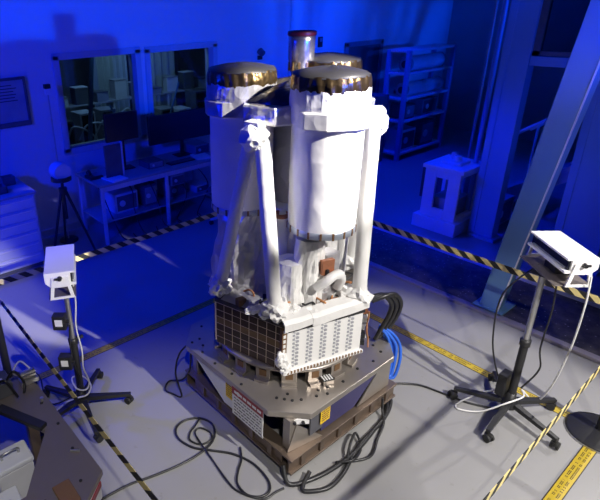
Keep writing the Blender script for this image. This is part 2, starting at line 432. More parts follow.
# payload adapter
HC = Vector((.17, .19))
MB().lathe([(.30, .565), (.525, .565), (.533, .57), (.533, .587), (.525, .592), (.30, .592), (.30, .565)], (HC.x, HC.y, 0), 72).build('adapter_ring', M['alum'], dl)
for k in range(18):
    a = 2*PI*k/18+.12; c = Vector((HC.x+.48*math.cos(a), HC.y+.48*math.sin(a), .506))
    b = MB(); rot = Matrix.Rotation(a, 3, 'Z'); b.box(c, (.05, .10, .116), rot); b.box(c+rot@Vector((.03, 0, -.045)), (.06, .10, .018), rot)
    b.box(c+rot@Vector((.027, 0, .01)), (.006, .05, .05), rot, 1)
    b.build('support_block', [M['alum'], M['brown']], dl, .002)
def bolt(x, y, z=.452, r=.011):
    MB().cyl((x, y, z-.002), (x, y, z+.006), r, r*.8, 12).build('bolt', M['black'], dl)
for bx, by in ((-.30,-.26),(-.27,-.30),(-.33,-.22),(-.25,-.24),(-.22,-.33),(-.12,-.37),(-.07,-.34),(-.05,-.40),(0,-.36),(.12,-.39),(.3,-.37),(.45,-.39),(.58,-.36),(.6,-.28),
               (-.42,.02),(-.40,.14),(-.42,.30),(-.41,.46),(-.36,.52),(-.40,.60),(-.33,.60),(-.22,.72),(.7,-.1),(.66,-.2)):
    bolt(bx, by)

# meter box lying on the plate
mt = thing('meter_box', 'small black and white meter box on the dolly plate front', 'instrument', (.03, -.325, .452), R(-20))
MB().rng(-.04, .04, -.03, .03, 0, .035).build('case', M['alum'], mt, .004, False)
b = MB(); b.rng(-.04, .04, -.03, .03, .035, .04)
for k in range(4): b.rng(-.034+k*.019, -.024+k*.019, -.024, .024, .04, .043, 1)
b.build('face_plate', [M['black'], M['paper']], mt, 0, False)
# sign and tags hanging on the dolly
sg = thing('hanging_sign', 'white notice sign with maroon header hung below the dolly plate', 'sign', (-.452, -.08, .24))
MB().rng(-.454, -.450, -.225, .075, .19, .425).build('board', M['sign_white'], sg)
MB().rng(-.4565, -.4542, -.225, .075, .365, .425).build('header', M['maroon'], sg)
l = MB(); rr = random.Random(3)
for k in range(6):
    z = .345-k*.026; y = .055
    while y > -.2:
        w = rr.uniform(.012, .04); l.rng(-.4553, -.4541, max(y-w, -.21), y, z-.007, z); y -= w+.008
l.build('text_lines', M['ink'], sg)
l = MB(); y = .05
while y > -.2:
    w = rr.uniform(.015, .04); l.rng(-.4575, -.4566, max(y-w, -.21), y, .385, .405); y -= w+.01
l.rng(-.4576, -.4566, -.0, .02, .38, .41)
l.build('header_text', M['sign_white'], sg)
def ytag(loc, ax, lab, rz):
    t = thing('warning_tag', lab, 'tag', loc, rz, 'yellow tags on the dolly')
    MB().rng(-.045, .045, -.003, 0, -.13, .02).build('card', M['yellow'], t, 0, False)
    m = MB(); r2 = random.Random(ax)
    for k in range(7):
        z = .005-k*.018; x = -.034
        while x < .03:
            w = r2.uniform(.006, .02); m.rng(x, min(x+w, .036), -.0045, -.003, z-.008, z); x += w+.005
    m.build('print', M['brown'], t, 0, False)
ytag((-.115, -.4445, .425), 4, 'yellow printed tag taped to the right front edge of dolly', 0)
ytag((-.438, .115, .405), 8, 'yellow printed tag at the left end of the white sign', R(-90))

# ------------------------------------------------------------------ spacecraft
SZ = .592
sp = thing('spacecraft', 'white three-telescope spacecraft standing on the metal dolly', 'satellite', (HC.x, HC.y, SZ))
def hx(r, deg): return Vector((HC.x+r*math.cos(R(deg)), HC.y+r*math.sin(R(deg)), 0))
def face(deg, apo):
    n = Vector((math.cos(R(deg)), math.sin(R(deg)), 0)); t = Vector((-n.y, n.x, 0)); o = Vector((HC.x, HC.y, 0))+n*apo
    return lambda u, z, d=0: o+t*u+n*d+Vector((0,0,z))
ZB, ZT = .60, .945
APO = .488
hexp = [(hx(.55, -196+60*k).x, hx(.55, -196+60*k).y) for k in range(6)]
MB().prism(hexp, .592, ZT-.02).build('bus_body', M['darkgrey'], sp, .004)
hexd = [(hx(.57, -196+60*k).x, hx(.57, -196+60*k).y) for k in range(6)]
MB().prism(hexd, ZT-.02, ZT).build('bus_deck', M['mli_black'], sp, .004)
def solar(deg):
    fr = face(deg, APO-.01)
    p = MB().fbox(fr, -.27, .27, ZB, ZT-.02, 0, .014).build('solar_panel', M['gridline'], sp)
    c = MB(); nu, nz = 8, 6
    du, dz = .54/nu, (ZT-.02-ZB)/nz
    for i in range(nu):
        for j in range(nz):
            c.fbox(fr, -.27+i*du+.0035, -.27+(i+1)*du-.0035, ZB+j*dz+.0035, ZB+(j+1)*dz-.0035, .0142, .017, 1 if j == 3 else 0)
    c.build('solar_cells', [M['cell'], M['cell_gold']], p)
solar(-166); solar(134)
def radiator(deg, detail=True):
    fr = face(deg, APO-.01)
    p = MB().fbox(fr, -.285, .285, ZB, ZT-.02, 0, .014).build('radiator_panel', M['white'], sp, .003)
    if not detail: return
    for i in range(5):
        c = MB(); u0 = -.245+i*.103
        for j in range(10):
            z0 = ZB+.03+j*.029
            for (a, b2, zz) in ((0, .016, 0), (.024, .046, .006)):
                c.fbox(fr, u0+a, u0+b2, z0+zz, z0+zz+.015, .014, .0165)
            c.fbox(fr, u0+.008, u0+.04, z0+.023, z0+.026, .014, .016)
        c.build('louver_column', M['louver'], p)
radiator(-106); radiator(14, False); radiator(74, False)
# connector face with brown harness
fr = face(-46, APO-.01)
MB().fbox(fr, -.28, .28, ZB, ZT-.02, 0, .012).build('connector_panel', M['brown'], sp)
rr = random.Random(5)
for i in range(9):
    for j in range(5):
        u = -.25+i*.06; z = ZB+.03+j*.062; w = rr.uniform(.012, .022)
        MB().fbox(fr, u-w, u+w, z, z+.035, .012, .03+.02*rr.random()).build('connector', M[rr.choice(('steel', 'copper', 'black'))], sp)
for k in range(7):
    pts = []
    u = -.27+.07*k
    for q in range(6): pts.append(fr(u+rr.uniform(-.04, .04), ZB+.02+q*.06, .03+rr.uniform(.005, .04)))
    MB().tube(pts, .006, 6).build('harness_cable', [M['cable_orange'], M['cable_white'], M['cable_black']][k % 3], sp)
# bottom rail with studs, on white face and solar face
fr = face(-106, APO-.01)
rb = MB(); rb.fbox(fr, -.30, .30, ZB-.012, ZB+.012, .010, .034)
ra = rb.build('bottom_rail', M['white'], sp, .003)
st = MB()
for k in range(24): st.fbox(fr, -.285+k*.0245, -.273+k*.0245, ZB-.006, ZB+.0125, .030, .036)
st.build('rail_studs', M['brown'], ra)
# dark strip with white squares at left end of the white face
cs = MB().fbox(fr, -.318, -.285, ZB+.02, ZT-.02, -.02, .012).build('corner_strip', M['brown'], sp)
c = MB()
for k in range(8): c.fbox(fr, -.311, -.294, ZB+.05+k*.036, ZB+.072+k*.036, .012, .015)
c.build('strip_squares', M['white'], cs)
# white folded flaps along the top edge of the white face
def flap(u0, u1, zl, zh, dz):
    b = MB(); N = 10; vs = []
    for i in range(N+1):
        u = u0+(u1-u0)*i/N
        for (d, z) in ((-.045, zh+.01), (.02, zh), (.045, zh-.02), (.047, zl), (.040, zl), (.036, zh-.03), (.015, zh-.012), (-.045, zh-.004)):
            vs.append(fr(u, z+dz*i/N, d))
    fs = []
    for i in range(N):
        for k in range(8): fs.append((i*8+k, i*8+(k+1)%8, (i+1)*8+(k+1)%8, (i+1)*8+k))
    fs += [tuple(range(7, -1, -1)), tuple(N*8+k for k in range(8))]
    b.add(vs, fs, 0, False); b.crumple(.006, 9, u0)
    return b.build('edge_flap', M['mli_smooth'], sp)
flap(-.32, -.125, .93, 1.0, .01); flap(-.118, .30, .925, 1.0, .025)
MB().fbox(fr, -.285, .285, .912, .93, .008, .03).build('flap_dark_line', M['black'], sp)  # plain dark line drawn along the lower side of the flaps
# crumpled white bag at the lower front corner
def bag(name, c, r, sc=(1,1,1), mat='mli', seed=1, amp=.35, parent=None, n=3):
    bm = bmesh.new(); bmesh.ops.create_icosphere(bm, subdivisions=n, radius=1)
    b = MB(); idx = {}
    vs = []
    for v in bm.verts:
        p = v.co.copy(); d = noise.noise(p*1.9+Vector((seed*5.2, seed, 0))) + .5*noise.noise(p*4.2+Vector((seed, 0, seed*3.3)))
        d = round(d*6)/6*.5+d*.5
        p *= 1+amp*d
        vs.append(Vector((c[0]+p.x*r*sc[0], c[1]+p.y*r*sc[1], c[2]+p.z*r*sc[2])))
    b.add(vs, [[v.index for v in f.verts] for f in bm.faces], 0, False); bm.free()
    return b.build(name, M[mat], parent or sp)
p = fr(-.315, .70, .01); bag('corner_wrap', p, .045, (1, .8, 1.5), 'mli', 2, .45)
p = fr(-.285, .63, .02); bag('corner_wrap', p, .03, (1.4, .8, 1.2), 'mli', 9, .45)

# upper deck linking three strut nodes
NODES = (-166, -46, 74); NR, NZ = .50, 2.13
poly = []
for a in NODES:
    for da in (-14, 14): q = hx(.43 if a == -166 else .47, a+da); poly.append((q.x, q.y))
poly = sorted(poly, key=lambda p: math.atan2(p[1]-HC.y, p[0]-HC.x))
ud = MB(); N = 6; n6 = len(poly); dense = []
for i in range(n6):
    a, b2 = Vector(poly[i]), Vector(poly[(i+1) % n6])
    for k in range(N): dense.append(tuple(a.lerp(b2, k/N)))
zs = [2.15, 2.16, 2.20, 2.245, 2.255]
vs = []
for j, z in enumerate(zs):
    k2 = .985 if j in (0, 4) else 1
    vs += [(HC.x+(x-HC.x)*k2, HC.y+(y-HC.y)*k2, z) for x, y in dense]
nd = len(dense)
ud.add(vs, [(j*nd+k, j*nd+(k+1)%nd, (j+1)*nd+(k+1)%nd, (j+1)*nd+k) for j in range(4) for k in range(nd)])
ud.add(vs[:nd], [tuple(range(nd-1, -1, -1))]); ud.add(vs[-nd:], [tuple(range(nd))])
ud.crumple(.012, 14, 3)
ud.build('upper_deck', M['mli_grey'], sp)
tk = MB().lathe([(.33, 2.24), (.33, 2.27), (.28, 2.31), (.05, 2.345), (0, 2.345)], (HC.x-.02, HC.y+.02, 0), 28, fn=lambda p, a, i: p*1.0+Vector((0,0,.014*math.sin(5*a+i)))).crumple(.02, 9, 5).build('deck_blanket', M['mli_black'], sp)

def telescope(deg, r, zb, zt, collar='mli', dz=0, seed=0):
    c = hx(r, deg); n = 48
    def wob(p, a, i):
        k = 1+.012*noise.noise(Vector((p.x*9, p.y*9, i*1.3+seed)))
        return Vector((p.x*k, p.y*k, p.z))
    prof = [(.2, zb+.03)]+[(.203, zb+.03+(zt-.14-zb)*k/14) for k in range(1, 15)]
    t = MB().lathe(prof, c, n, 0, True, wob, True, True).build('telescope_tube', M['mli_smooth'], sp)
    rg = MB(); rg.lathe([(.19, zb), (.204, zb), (.206, zb+.004), (.206, zb+.038), (.203, zb+.042)], c, n)
    for k in range(18):
        a = 2*PI*k/18; rot = Matrix.Rotation(a, 3, 'Z')
        rg.box(c+rot@Vector((.206, 0, 0))+Vector((0,0,zb+.021)), (.006, .012, .042), rot, 1)
    rg.lathe([(0, zb+.004), (.19, zb+.004)], c, n, 2)
    rg.build('end_ring', [M['ring_grey'], M['brown'], M['black']], t)
    zc = zt-.15
    def edge(p, a, i):
        d = .016*noise.noise(Vector((math.cos(a)*5, math.sin(a)*5, i*2+seed*7)))
        return Vector((p.x*(1+d*1.3), p.y*(1+d*1.3), p.z+(d*1.6 if i in (3, 4) else d*.4)))
    MB().lathe([(.205, zc-.10), (.214, zc-.098), (.222, zc), (.216, zc+.072), (.209, zc+.07)], c, n, 0, False, edge).build('collar', M[collar], t)
    # foil cap: pleated amber drum with dark film top
    def pleat(p, a, i):
        if i in (0, 1, 2, 3):
            k = 1+.022*math.sin(23*a+seed+i*.6)*(1 if i < 3 else .5)+.02*noise.noise(Vector((a*4, i, seed)))
            return Vector((p.x*k, p.y*k, p.z+.004*math.sin(9*a+seed)))
        return p
    cp = MB().lathe([(.213, zt-.085), (.215, zt-.06), (.212, zt-.028), (.206, zt-.004)], c, 96, 0, True, pleat).build('foil_cap', M['foil'], t)
    def tent(p, a, i): return Vector((p.x, p.y, p.z+.006*math.sin(3*a+seed)*(1 if i == 1 else .4)))
    MB().lathe([(.208, zt-.012), (.207, zt), (.12, zt+.022), (.03, zt+.034), (.001, zt+.035)], c, 48, 0, True, tent).build('cap_film', M['cap_film'], cp)
    return t, c
t1, P1 = telescope(-106, .36, 1.515, 2.43, 'mli', seed=1)
t2, P2 = telescope(134, .33, 1.515, 2.42, 'mli_grey', seed=2)
t3, P3 = telescope(11, .385, 1.515, 2.44, 'mli', seed=3)
# boxed clamps round the tubes
def clamp(c, deg, mat, w=.46):
    rot = Matrix.Rotation(R(deg), 3, 'Z'); pts = []
    for x, y in ((-.18, -.19), (.10, -.225), (.20, -.14), (.225, -.06), (.225, .06), (.20, .14), (.10, .225), (-.18, .19)):
        v = rot@Vector((x, y, 0)); pts.append((c.x+v.x, c.y+v.y))
    return MB().prism(pts, 2.155, 2.25).crumple(.006, 12, deg).build('tube_clamp', M[mat], sp, .006)
clamp(P1, -106, 'mli_smooth'); clamp(P2, 134, 'mli_grey'); clamp(P3, 12, 'mli_smooth')
# node brackets, struts and feet
for a in NODES:
    q = hx(.43 if a == -166 else .475, a); rot = Matrix.Rotation(R(a), 3, 'Z')
    b = MB(); hw = .10 if a == -166 else .15
    b.box(q+Vector((0,0,2.125)), (.12, hw, .11), rot); b.box(q+rot@Vector((.01,0,0))+Vector((0,0,2.06)), (.09, .10, .06), rot); b.crumple(.012, 13, a)
    b.cyl(q+rot@Vector((.06, -.03, 0))+Vector((0,0,2.125)), q+rot@Vector((.072, -.03, 0))+Vector((0,0,2.125)), .008, None, 10, 1)
    b.cyl(q+rot@Vector((.06, .03, 0))+Vector((0,0,2.145)), q+rot@Vector((.072, .03, 0))+Vector((0,0,2.145)), .008, None, 10, 1)
    b.build('strut_bracket', [M['mli_smooth'], M['black']], sp, .006)
    for s_ in (-1, 1):
        f0 = hx(.525, a+(21 if a == -166 and s_ > 0 else 29.5*s_))+Vector((0,0,1.04 if a == -166 else 1.01)); tp = q+rot@Vector((0, s_*.04, 0))+Vector((0,0,2.07))
        d = (tp-f0); n = 20; x = d.normalized(); u = x.orthogonal().normalized(); w = x.cross(u)
        m = MB(); vs = []; K = 18
        for i in range(K+1):
            p = f0+d*i/K; rad = .046 if a != -166 or s_ > 0 else .042
            for k in range(n):
                an = 2*PI*k/n; rr_ = rad*(1+.05*noise.noise(Vector((math.cos(an)*1.5+a, math.sin(an)*1.5, i*.5))))
                vs.append(p+rr_*(math.cos(an)*u+math.sin(an)*w))
        m.add(vs, [(i*n+k, i*n+(k+1)%n, (i+1)*n+(k+1)%n, (i+1)*n+k) for i in range(K) for k in range(n)], 0, True)
        m.add(vs[:n], [tuple(range(n-1, -1, -1))]); m.add(vs[-n:], [tuple(range(n))])
        so = m.build('strut', M['mli_smooth'], sp)
        bag('strut_foot', f0+Vector((0,0,.0)), .075, (1, 1, .95), 'mli', a*.1+s_, .45, so)
for a in NODES: bag('bracket_wrap', hx(.45 if a == -166 else .48, a)+Vector((0,0,2.09)), .082, (1, 1, 1.05), 'mli', a*.07+2, .26)
# silver canister with red rim standing on the upper deck
cc = (.355, .325)
can = MB().lathe([(0, 2.30), (.06, 2.30), (.06, 2.36), (.072, 2.38), (.076, 2.43), (.082, 2.45), (.084, 2.55), (.086, 2.60), (.080, 2.60), (.076, 2.585), (0, 2.585)], (*cc, 0), 36).build('silver_canister', M['silver'], sp)
MB().lathe([(.087, 2.588), (.090, 2.594), (.090, 2.612), (.084, 2.616), (.078, 2.612), (.078, 2.59)], (*cc, 0), 36).build('canister_rim', M['red'], can)
b = MB()
for k in range(10):
    a = 2*PI*k/10; rot = Matrix.Rotation(a, 3, 'Z')
    b.box(Vector((*cc, 2.405))+rot@Vector((.077, 0, 0)), (.008, .014, .055), rot)
b.build('canister_clip', M['cell_gold'], can)
MB().lathe([(.075, 2.25), (.075, 2.302), (.03, 2.302)], (*cc, 0), 28).build('canister_seat', M['mli_black'], can)
MB().lathe([(.17, ZT)]+[(.165+.01*math.sin(k*2.1), ZT+.3*k/2.4) for k in range(1, 10)]+[(.16, 2.15)], (HC.x+.10, HC.y+.07, 0), 24).crumple(.012, 7, 4).build('central_light_block', M['mli_grey'], sp)  # added filler, blocks stray light passing between the tubes
# small white star tracker with red-brown mouth, behind the left front strut
q = Vector((.01, .12, 0))
stt = MB().lathe([(.055, ZT), (.055, 1.05), (.044, 1.06), (.044, 1.49), (.048, 1.50), (.048, 1.535), (.04, 1.535), (.036, 1.44)], q, 28).build('star_tracker', M['white'], sp)
MB().lathe([(.049, 1.515), (.050, 1.52), (.050, 1.542), (.038, 1.542), (.034, 1.47), (0, 1.47)], q, 28).build('tracker_mouth', M['copper'], stt)
# detector units on the bus deck
def drape(name, c, r0, r1, z0, z1, mat='mli', seed=0, amp=.03, n=40, pw=1.0):
    prof = []; K = 9
    for i in range(K+1):
        t = i/K; prof.append((r0+(r1-r0)*t**pw, z0+(z1-z0)*t))
    prof.append((r1*.6, z1+.005)); prof.append((.002, z1+.006))
    def fold(p, a, i):
        k = 1+.09*noise.noise(Vector((math.cos(a)*6+seed*3, math.sin(a)*6, i*1.1)))+(.10*math.sin(6*a+seed*2)+.06*math.sin(11*a+seed))*(1-min(i, K)/K*.8)+.12*noise.noise(Vector((math.cos(a)*2+seed, math.sin(a)*2, i*.35)))
        return Vector((p.x*k, p.y*k, p.z))
    return MB().lathe(prof, (c.x, c.y, 0), n, 0, False, fold, True).build(name, M[mat], sp)
drape('draped_blanket', hx(.29, -134), .14, .09, ZT, 1.27, 'mli', 1, pw=.7)
drape('detector_cover', hx(.30, -112), .105, .09, ZT, 1.43, 'mli', 4, pw=.6)
drape('draped_blanket', hx(.30, 134), .25, .19, ZT, 1.525, 'mli_grey', 5, pw=.7)  # this and the next two blankets enlarged to block light under the tubes
drape('draped_blanket', hx(.375, 11), .22, .195, ZT, 1.525, 'mli', 6, pw=.7)
drape('draped_blanket', hx(.02, 16), .2, .17, ZT, 1.55, 'mli', 7, pw=.7)
rot = Matrix.Rotation(R(-60), 3, 'Z')
b = MB(); b.box(hx(.36, -58)+Vector((0,0,1.19)), (.05, .17, .48), rot); b.crumple(.01, 9, 2); b.build('blanket_screen', M['mli_smooth'], sp, .012)
b = MB(); b.box(hx(.33, -88)+Vector((0,0,1.14)), (.10, .12, .34), Matrix.Rotation(R(-95), 3, 'Z')); b.build('electronics_box', M['mli_grey'], sp, .008)
b = MB(); b.box(hx(.40, -100)+Vector((0,0,1.25)), (.03, .09, .10), Matrix.Rotation(R(-106), 3, 'Z')); b.box(hx(.415, -102)+Vector((0,0,1.22)), (.02, .03, .04), None, 1); b.build('electronics_box', [M['copper'], M['black']], sp, .003)
# bent white duct lying over the deck
e0 = hx(.40, -118)+Vector((0,0,1.02)); 
MB().tube([hx(.42, -112)+Vector((0,0,1.12)), hx(.45, -103)+Vector((0,0,1.19)), hx(.45, -93)+Vector((0,0,1.20)), hx(.43, -86)+Vector((0,0,1.13)), hx(.40, -84)+Vector((0,0,1.06))], .032, 16).crumple(.006, 16, 8).build('bent_duct', M['mli_smooth'], sp)
for k, (rad, an, w, h, mat) in enumerate(((.44, -112, .06, .05, 'copper'), (.42, -98, .08, .045, 'brown'), (.44, -84, .07, .06, 'alum'), (.43, -104, .09, .03, 'brown'), (.44, -92, .05, .07, 'copper'), (.43, -90, .11, .02, 'alum'), (.36, -98, .06, .1, 'mli_grey'), (.47, -124, .06, .05, 'alum'),
        (.46, -146, .07, .06, 'brown'), (.44, -160, .07, .03, 'mli'), (.46, -178, .06, .05, 'brown'), (.45, -70, .06, .07, 'mli'), (.40, -150, .10, .07, 'mli'), (.36, -172, .12, .04, 'mli_grey'))):
    MB().box(hx(rad, an)+Vector((0,0,ZT+h/2)), (w, w*.8, h), Matrix.Rotation(R(an+17*k), 3, 'Z')).crumple(.004, 20, k).build('deck_box', M[mat], sp, .005)
for k in range(12):
    a0 = -190+k*13; r2 = random.Random(k+30)
    pts = [hx(.34+r2.random()*.12, a0+q*5+r2.uniform(-4, 4))+Vector((0,0,ZT+.015+r2.random()*.07)) for q in range(5)]
    MB().tube(pts, .007, 6).build('deck_cable', M[('cable_orange', 'cable_white', 'cable_black')[k % 3]], sp)
for k, (rad, an, rr_, sc) in enumerate(((.47, -132, .05, (1.2, 1, .9)), (.46, -120, .045, (1.2, 1.2, .8)), (.45, -78, .07, (1.1, 1, 1)), (.48, -66, .05, (1, 1, 1.1)), (.43, -140, .05, (1, 1, 1.3)), (.50, -152, .035, (1.4, 1, .7)), (.50, -163, .04, (1.3, 1, .5)))):
    bag('wrapped_joint', hx(rad, an)+Vector((0,0,ZT+rr_*.8)), rr_, sc, 'mli', k+11, .5)
# silvery flap behind solar panel top edge
fr2 = face(-166, APO-.01)
vs = [fr2(-.2, ZT+.09, -.12), fr2(.12, ZT+.03, -.10), fr2(.14, ZT-.02, .01), fr2(-.25, ZT-.01, .01)]
b = MB(); b.add(vs+[v-Vector((0,0,.006)) for v in vs], [(0,1,2,3),(7,6,5,4),(0,4,5,1),(1,5,6,2),(2,6,7,3),(3,7,4,0)]); b.build('panel_blanket', M['mli_grey'], sp)

# ------------------------------------------------------------------ cables round the dolly
def cable(pts, r, mat, lab, n=8, sub=6, name='cable', cat='cable', group=None):
    return tag(MB().tube(pts, r, n, 0, sub).build(name, mat), lab, cat, group)
def flat(pts, r, lift=0): return [(x, y, r+.001+lift*(i % 2)) for i, (x, y) in enumerate(pts)]
cable(flat([(-1.50, .19), (-1.399, .176), (-1.231, .16), (-1.071, .117), (-.862, .078), (-.694, .079), (-.581, .122), (-.517, .225), (-.549, .326), (-.645, .38), (-.739, .359), (-.781, .274), (-.752, .149), (-.673, .051), (-.58, -.06), (-.53, -.175), (-.52, -.277), (-.54, -.379), (-.59, -.431), (-.66, -.419), (-.71, -.355), (-.701, -.261), (-.632, -.191), (-.56, -.14), (-.50, -.06)], .008),
      .008, M['cable_black'], 'black cable looping across the floor left of the dolly')
cable(flat([(-.55, .33), (-.62, .29), (-.684, .265), (-.727, .207), (-.694, .135), (-.614, .114), (-.575, .175), (-.607, .25), (-.66, .24), (-.69, .12), (-.71, -.02), (-.735, -.175), (-.74, -.284), (-.70, -.385), (-.64, -.45), (-.56, -.46), (-.50, -.47)], .0065, .004),
      .0065, M['cable_black'], 'thin black cable in a small double loop beside the dolly')
cable([(-.44, -.40, .1), (-.462, -.47, .02), (-.354, -.53, .016), (-.161, -.57, .016), (.082, -.575, .016), (.316, -.54, .016), (.529, -.50, .016), (.72, -.36, .016), (.80, -.26, .06), (.83, -.2, .22), (.80, -.16, .38)],
      .015, M['cable_black'], 'thick black cable along the right front foot of the dolly')
cable([(-.30, -.50, .03), (-.42, -.55, .014), (-.37, -.607, .014), (-.272, -.646, .014), (-.144, -.637, .014), (.003, -.595, .014), (.168, -.554, .018), (.40, -.53, .014), (.62, -.47, .014), (.78, -.33, .05), (.85, -.18, .2), (.82, -.10, .37)],
      .014, M['cable_black'], 'black cable bulging outward in a loop at dolly front')
cable([(-.05, -.60, .013), (.05, -.54, .05), (.18, -.49, .04), (.12, -.58, .014), (-.02, -.62, .04), (-.10, -.55, .014), (.1, -.66, .014), (.28, -.60, .014), (.42, -.55, .02), (.5, -.48, .05), (.5, -.47, .15)],
      .009, M['cable_black'], 'thin tangled black cable in front of the right base beam')
for k, (dx, lab) in enumerate(((0, 'outer black umbilical arching from bus corner to dolly'), (.035, 'middle black umbilical arching from bus corner to dolly'), (.07, 'inner black umbilical arching from bus corner to dolly'))):
    cable([(.47-dx*.5, -.31+dx*.6, .90), (.56-dx*.4, -.36+dx*.5, .93), (.66-dx, -.37+dx*.4, .90), (.74-dx, -.37+dx*.4, .80), (.77-dx, -.34+dx*.4, .68), (.75-dx, -.30+dx*.3, .56), (.72-dx, -.26, .47)],
          .017, M['cable_black'], lab, group='black umbilicals at the right bus corner')
for k in range(9):
    r2 = random.Random(k+60); o = Vector((r2.uniform(-.03, .03), r2.uniform(-.045, .045), 0))
    lab = 'bright blue cable in the bundle hanging at right dolly edge'
    cable([Vector((.70, -.27, .56))+o*.5, Vector((.74, -.31, .50))+o, Vector((.77+r2.uniform(-.02, .02), -.34, .40))+o, Vector((.77, -.35+r2.uniform(-.03, .03), .28))+o, Vector((.72, -.36, .17-r2.random()*.05))+o, Vector((.67, -.33, .24))+o*.5, Vector((.66, -.30, .36))+o*.5],
          .012, M['cable_blue'], lab, 6, 5, group='blue cables hanging at the dolly edge')
cable([(.70, -.345, .16), (.80, -.33, .02), (.90, -.387, .009), (.989, -.488, .009), (1.034, -.627, .009), (1.06, -.721, .009), (1.08, -.80, .009), (1.13, -.90, .012), (1.16, -.98, .03), (1.18, -1.02, .08)], .008, M['cable_black'], 'black cord on the floor from dolly to right stand')
cable([(-.36, .66, .41), (-.44, .72, .3), (-.50, .70, .15), (-.52, .60, .012), (-.56, .66, .012), (-.58, .74, .012), (-.50, .80, .012), (-.44, .70, .06), (-.42, .62, .2), (-.40, .62, .38)], .007, M['cable_black'], 'thin black cable hanging from the left corner of the dolly')

# ------------------------------------------------------------------ roller stands with white instrument boxes
def roller_stand(loc, ph, top, lab, group, boxes):
    t = thing('roller_stand', lab, 'stand', (*loc, 0), 0, group)
    MB().lathe([(0, .075), (.05, .075), (.055, .085), (.055, .13), (.035, .15), (.03, .2), (0, .2)], n=24).build('hub', M['black'], t, world=False)
    for k in range(5):
        a = R(ph+72*k); u = Vector((math.cos(a), math.sin(a), 0)); w = Vector((-u.y, u.x, 0))
        l = MB()
        p0, p1 = u*.03+Vector((0,0,.115)), u*.36+Vector((0,0,.085))
        vs = []
        for p, hw, hh in ((p0, .024, .018), (p1, .015, .012)):
            for sx, sz in ((-1,-1), (1,-1), (1,1), (-1,1)): vs.append(p+w*hw*sx+Vector((0,0,hh*sz)))
        l.add(vs, [(3,2,1,0),(4,5,6,7),(0,1,5,4),(1,2,6,5),(2,3,7,6),(3,0,4,7)])
        lo = l.build('leg', M['black'], t, .003, False)
        c = MB(); e = u*.35; rot = Matrix.Rotation(a+.6*k, 3, 'Z')
        c.cyl(e+Vector((0,0,.05)), e+Vector((0,0,.08)), .008, None, 10)
        for sg_ in (-1, 1): c.cyl(e+rot@Vector((.012, .009*sg_, .028)), e+rot@Vector((.012, .025*sg_, .028)), .028, None, 18)
        c.box(e+rot@Vector((.006, 0, .045)), (.05, .016, .026), rot)
        c.build('caster', M['rubber'], lo, 0, False)
    MB().cyl((0,0,.18), (0,0,top), .019, None, 18).build('pole', M['steel'], t, world=False)
    MB().cyl((0,0,.18), (0,0,.62), .026, None, 18).build('sleeve', M['black'], t, world=False)
    MB().lathe([(.026, .60), (.034, .605), (.034, .65), (.02, .655)], n=18).build('clamp_collar', M['black'], t, world=False)
    MB().cyl((.03, 0, .63), (.075, .01, .63), .011, .014, 12).build('clamp_knob', M['black'], t, world=False)
    MB().rng(-.06, .06, -.06, .06, top-.006, top).build('mount_plate', M['black'], t, .002, False)
    return t
def instrument(loc, rz, lab, group, tray):
    t = thing('instrument_box', lab, 'instrument', loc, rz, group)
    L, D, H = .205, .095, .10          # half length (y), half depth (x), height
    b = MB()
    sec = [(-D, .03), (-D+.03, 0), (D, 0), (D, .018), (D-.03, .018), (D-.03, H-.014), (D, H-.014), (D, H), (-D, H)]
    vs = [Vector((x, -L, z)) for x, z in sec]+[Vector((x, L, z)) for x, z in sec]; n = len(sec)
    b.add(vs, [tuple(range(n)), tuple(range(2*n-1, n-1, -1))]+[(k, n+k, n+(k+1)%n, (k+1)%n) for k in range(n)])
    b.build('housing', M['white'], t, .004, False)
    MB().rng(D-.03, D-.02, -L+.012, L-.012, .02, H-.016).build('front_window', M['screen'], t, 0, False)
    w = MB()
    w.rng(D-.02, D-.014, -.17, .17, .022, .032)
    w.build('lens_strip', M['midgrey'], t, 0, False)
    for s_ in (-1, 1):
        y0, y1 = s_*L, s_*(L+.012)
        e = MB()
        def pl(poly):
            vs = [Vector((x, y0, z)) for x, z in poly]+[Vector((x, y1, z)) for x, z in poly]; m = len(poly)
            e.add(vs, [tuple(range(m)), tuple(range(2*m-1, m-1, -1))]+[(k, m+k, m+(k+1)%m, (k+1)%m) for k in range(m)])
        pl([(-.05, .07), (.05, .07), (.062, .0), (-.062, .0)])
        pl([(-.062, 0), (-.040, 0), (-.052, -.07), (-.074, -.07)]); pl([(.040, 0), (.062, 0), (.074, -.07), (.052, -.07)]); pl([(-.074, -.07), (.074, -.07), (.078, -.085), (-.078, -.085)])
        e.build('end_bracket', M['white'], t, .002, False)
        k = MB(); k.cyl((0, y1, .065), (0, y1+s_*.02, .065), .016, .012, 12); k.rng(-.034, .0, min(y1, y1+s_*.012), max(y1, y1+s_*.012), .058, .07)
        k.build('connector', M['black'], t, 0, False)
    MB().rng(-.085, .085 if not tray else .13, -.20, .20, -.087, -.08).build('tray', M['plate_brown'], t, .002, False)
    m = MB(); m.rng(-.05, .05, -.06, .06, -.08, .0); m.build('mount_block', M['black'], t, .004, False)
    return t
rs = roller_stand((1.2, -1.04), 40, 1.163, 'black five-legged roller stand on the right floor tape', 'roller stands', 0)
instrument((1.29, -1.08, 1.25), R(140), 'white long instrument box tilted on the right roller stand', 'white instrument boxes', True)
ls = roller_stand((-1.17, .96), 44, 1.083, 'black five-legged roller stand beside the brown metal platform', 'roller stands', 0)
instrument((-1.167, .985, 1.17), R(-24), 'white long instrument box on the left roller stand', 'white instrument boxes', False)
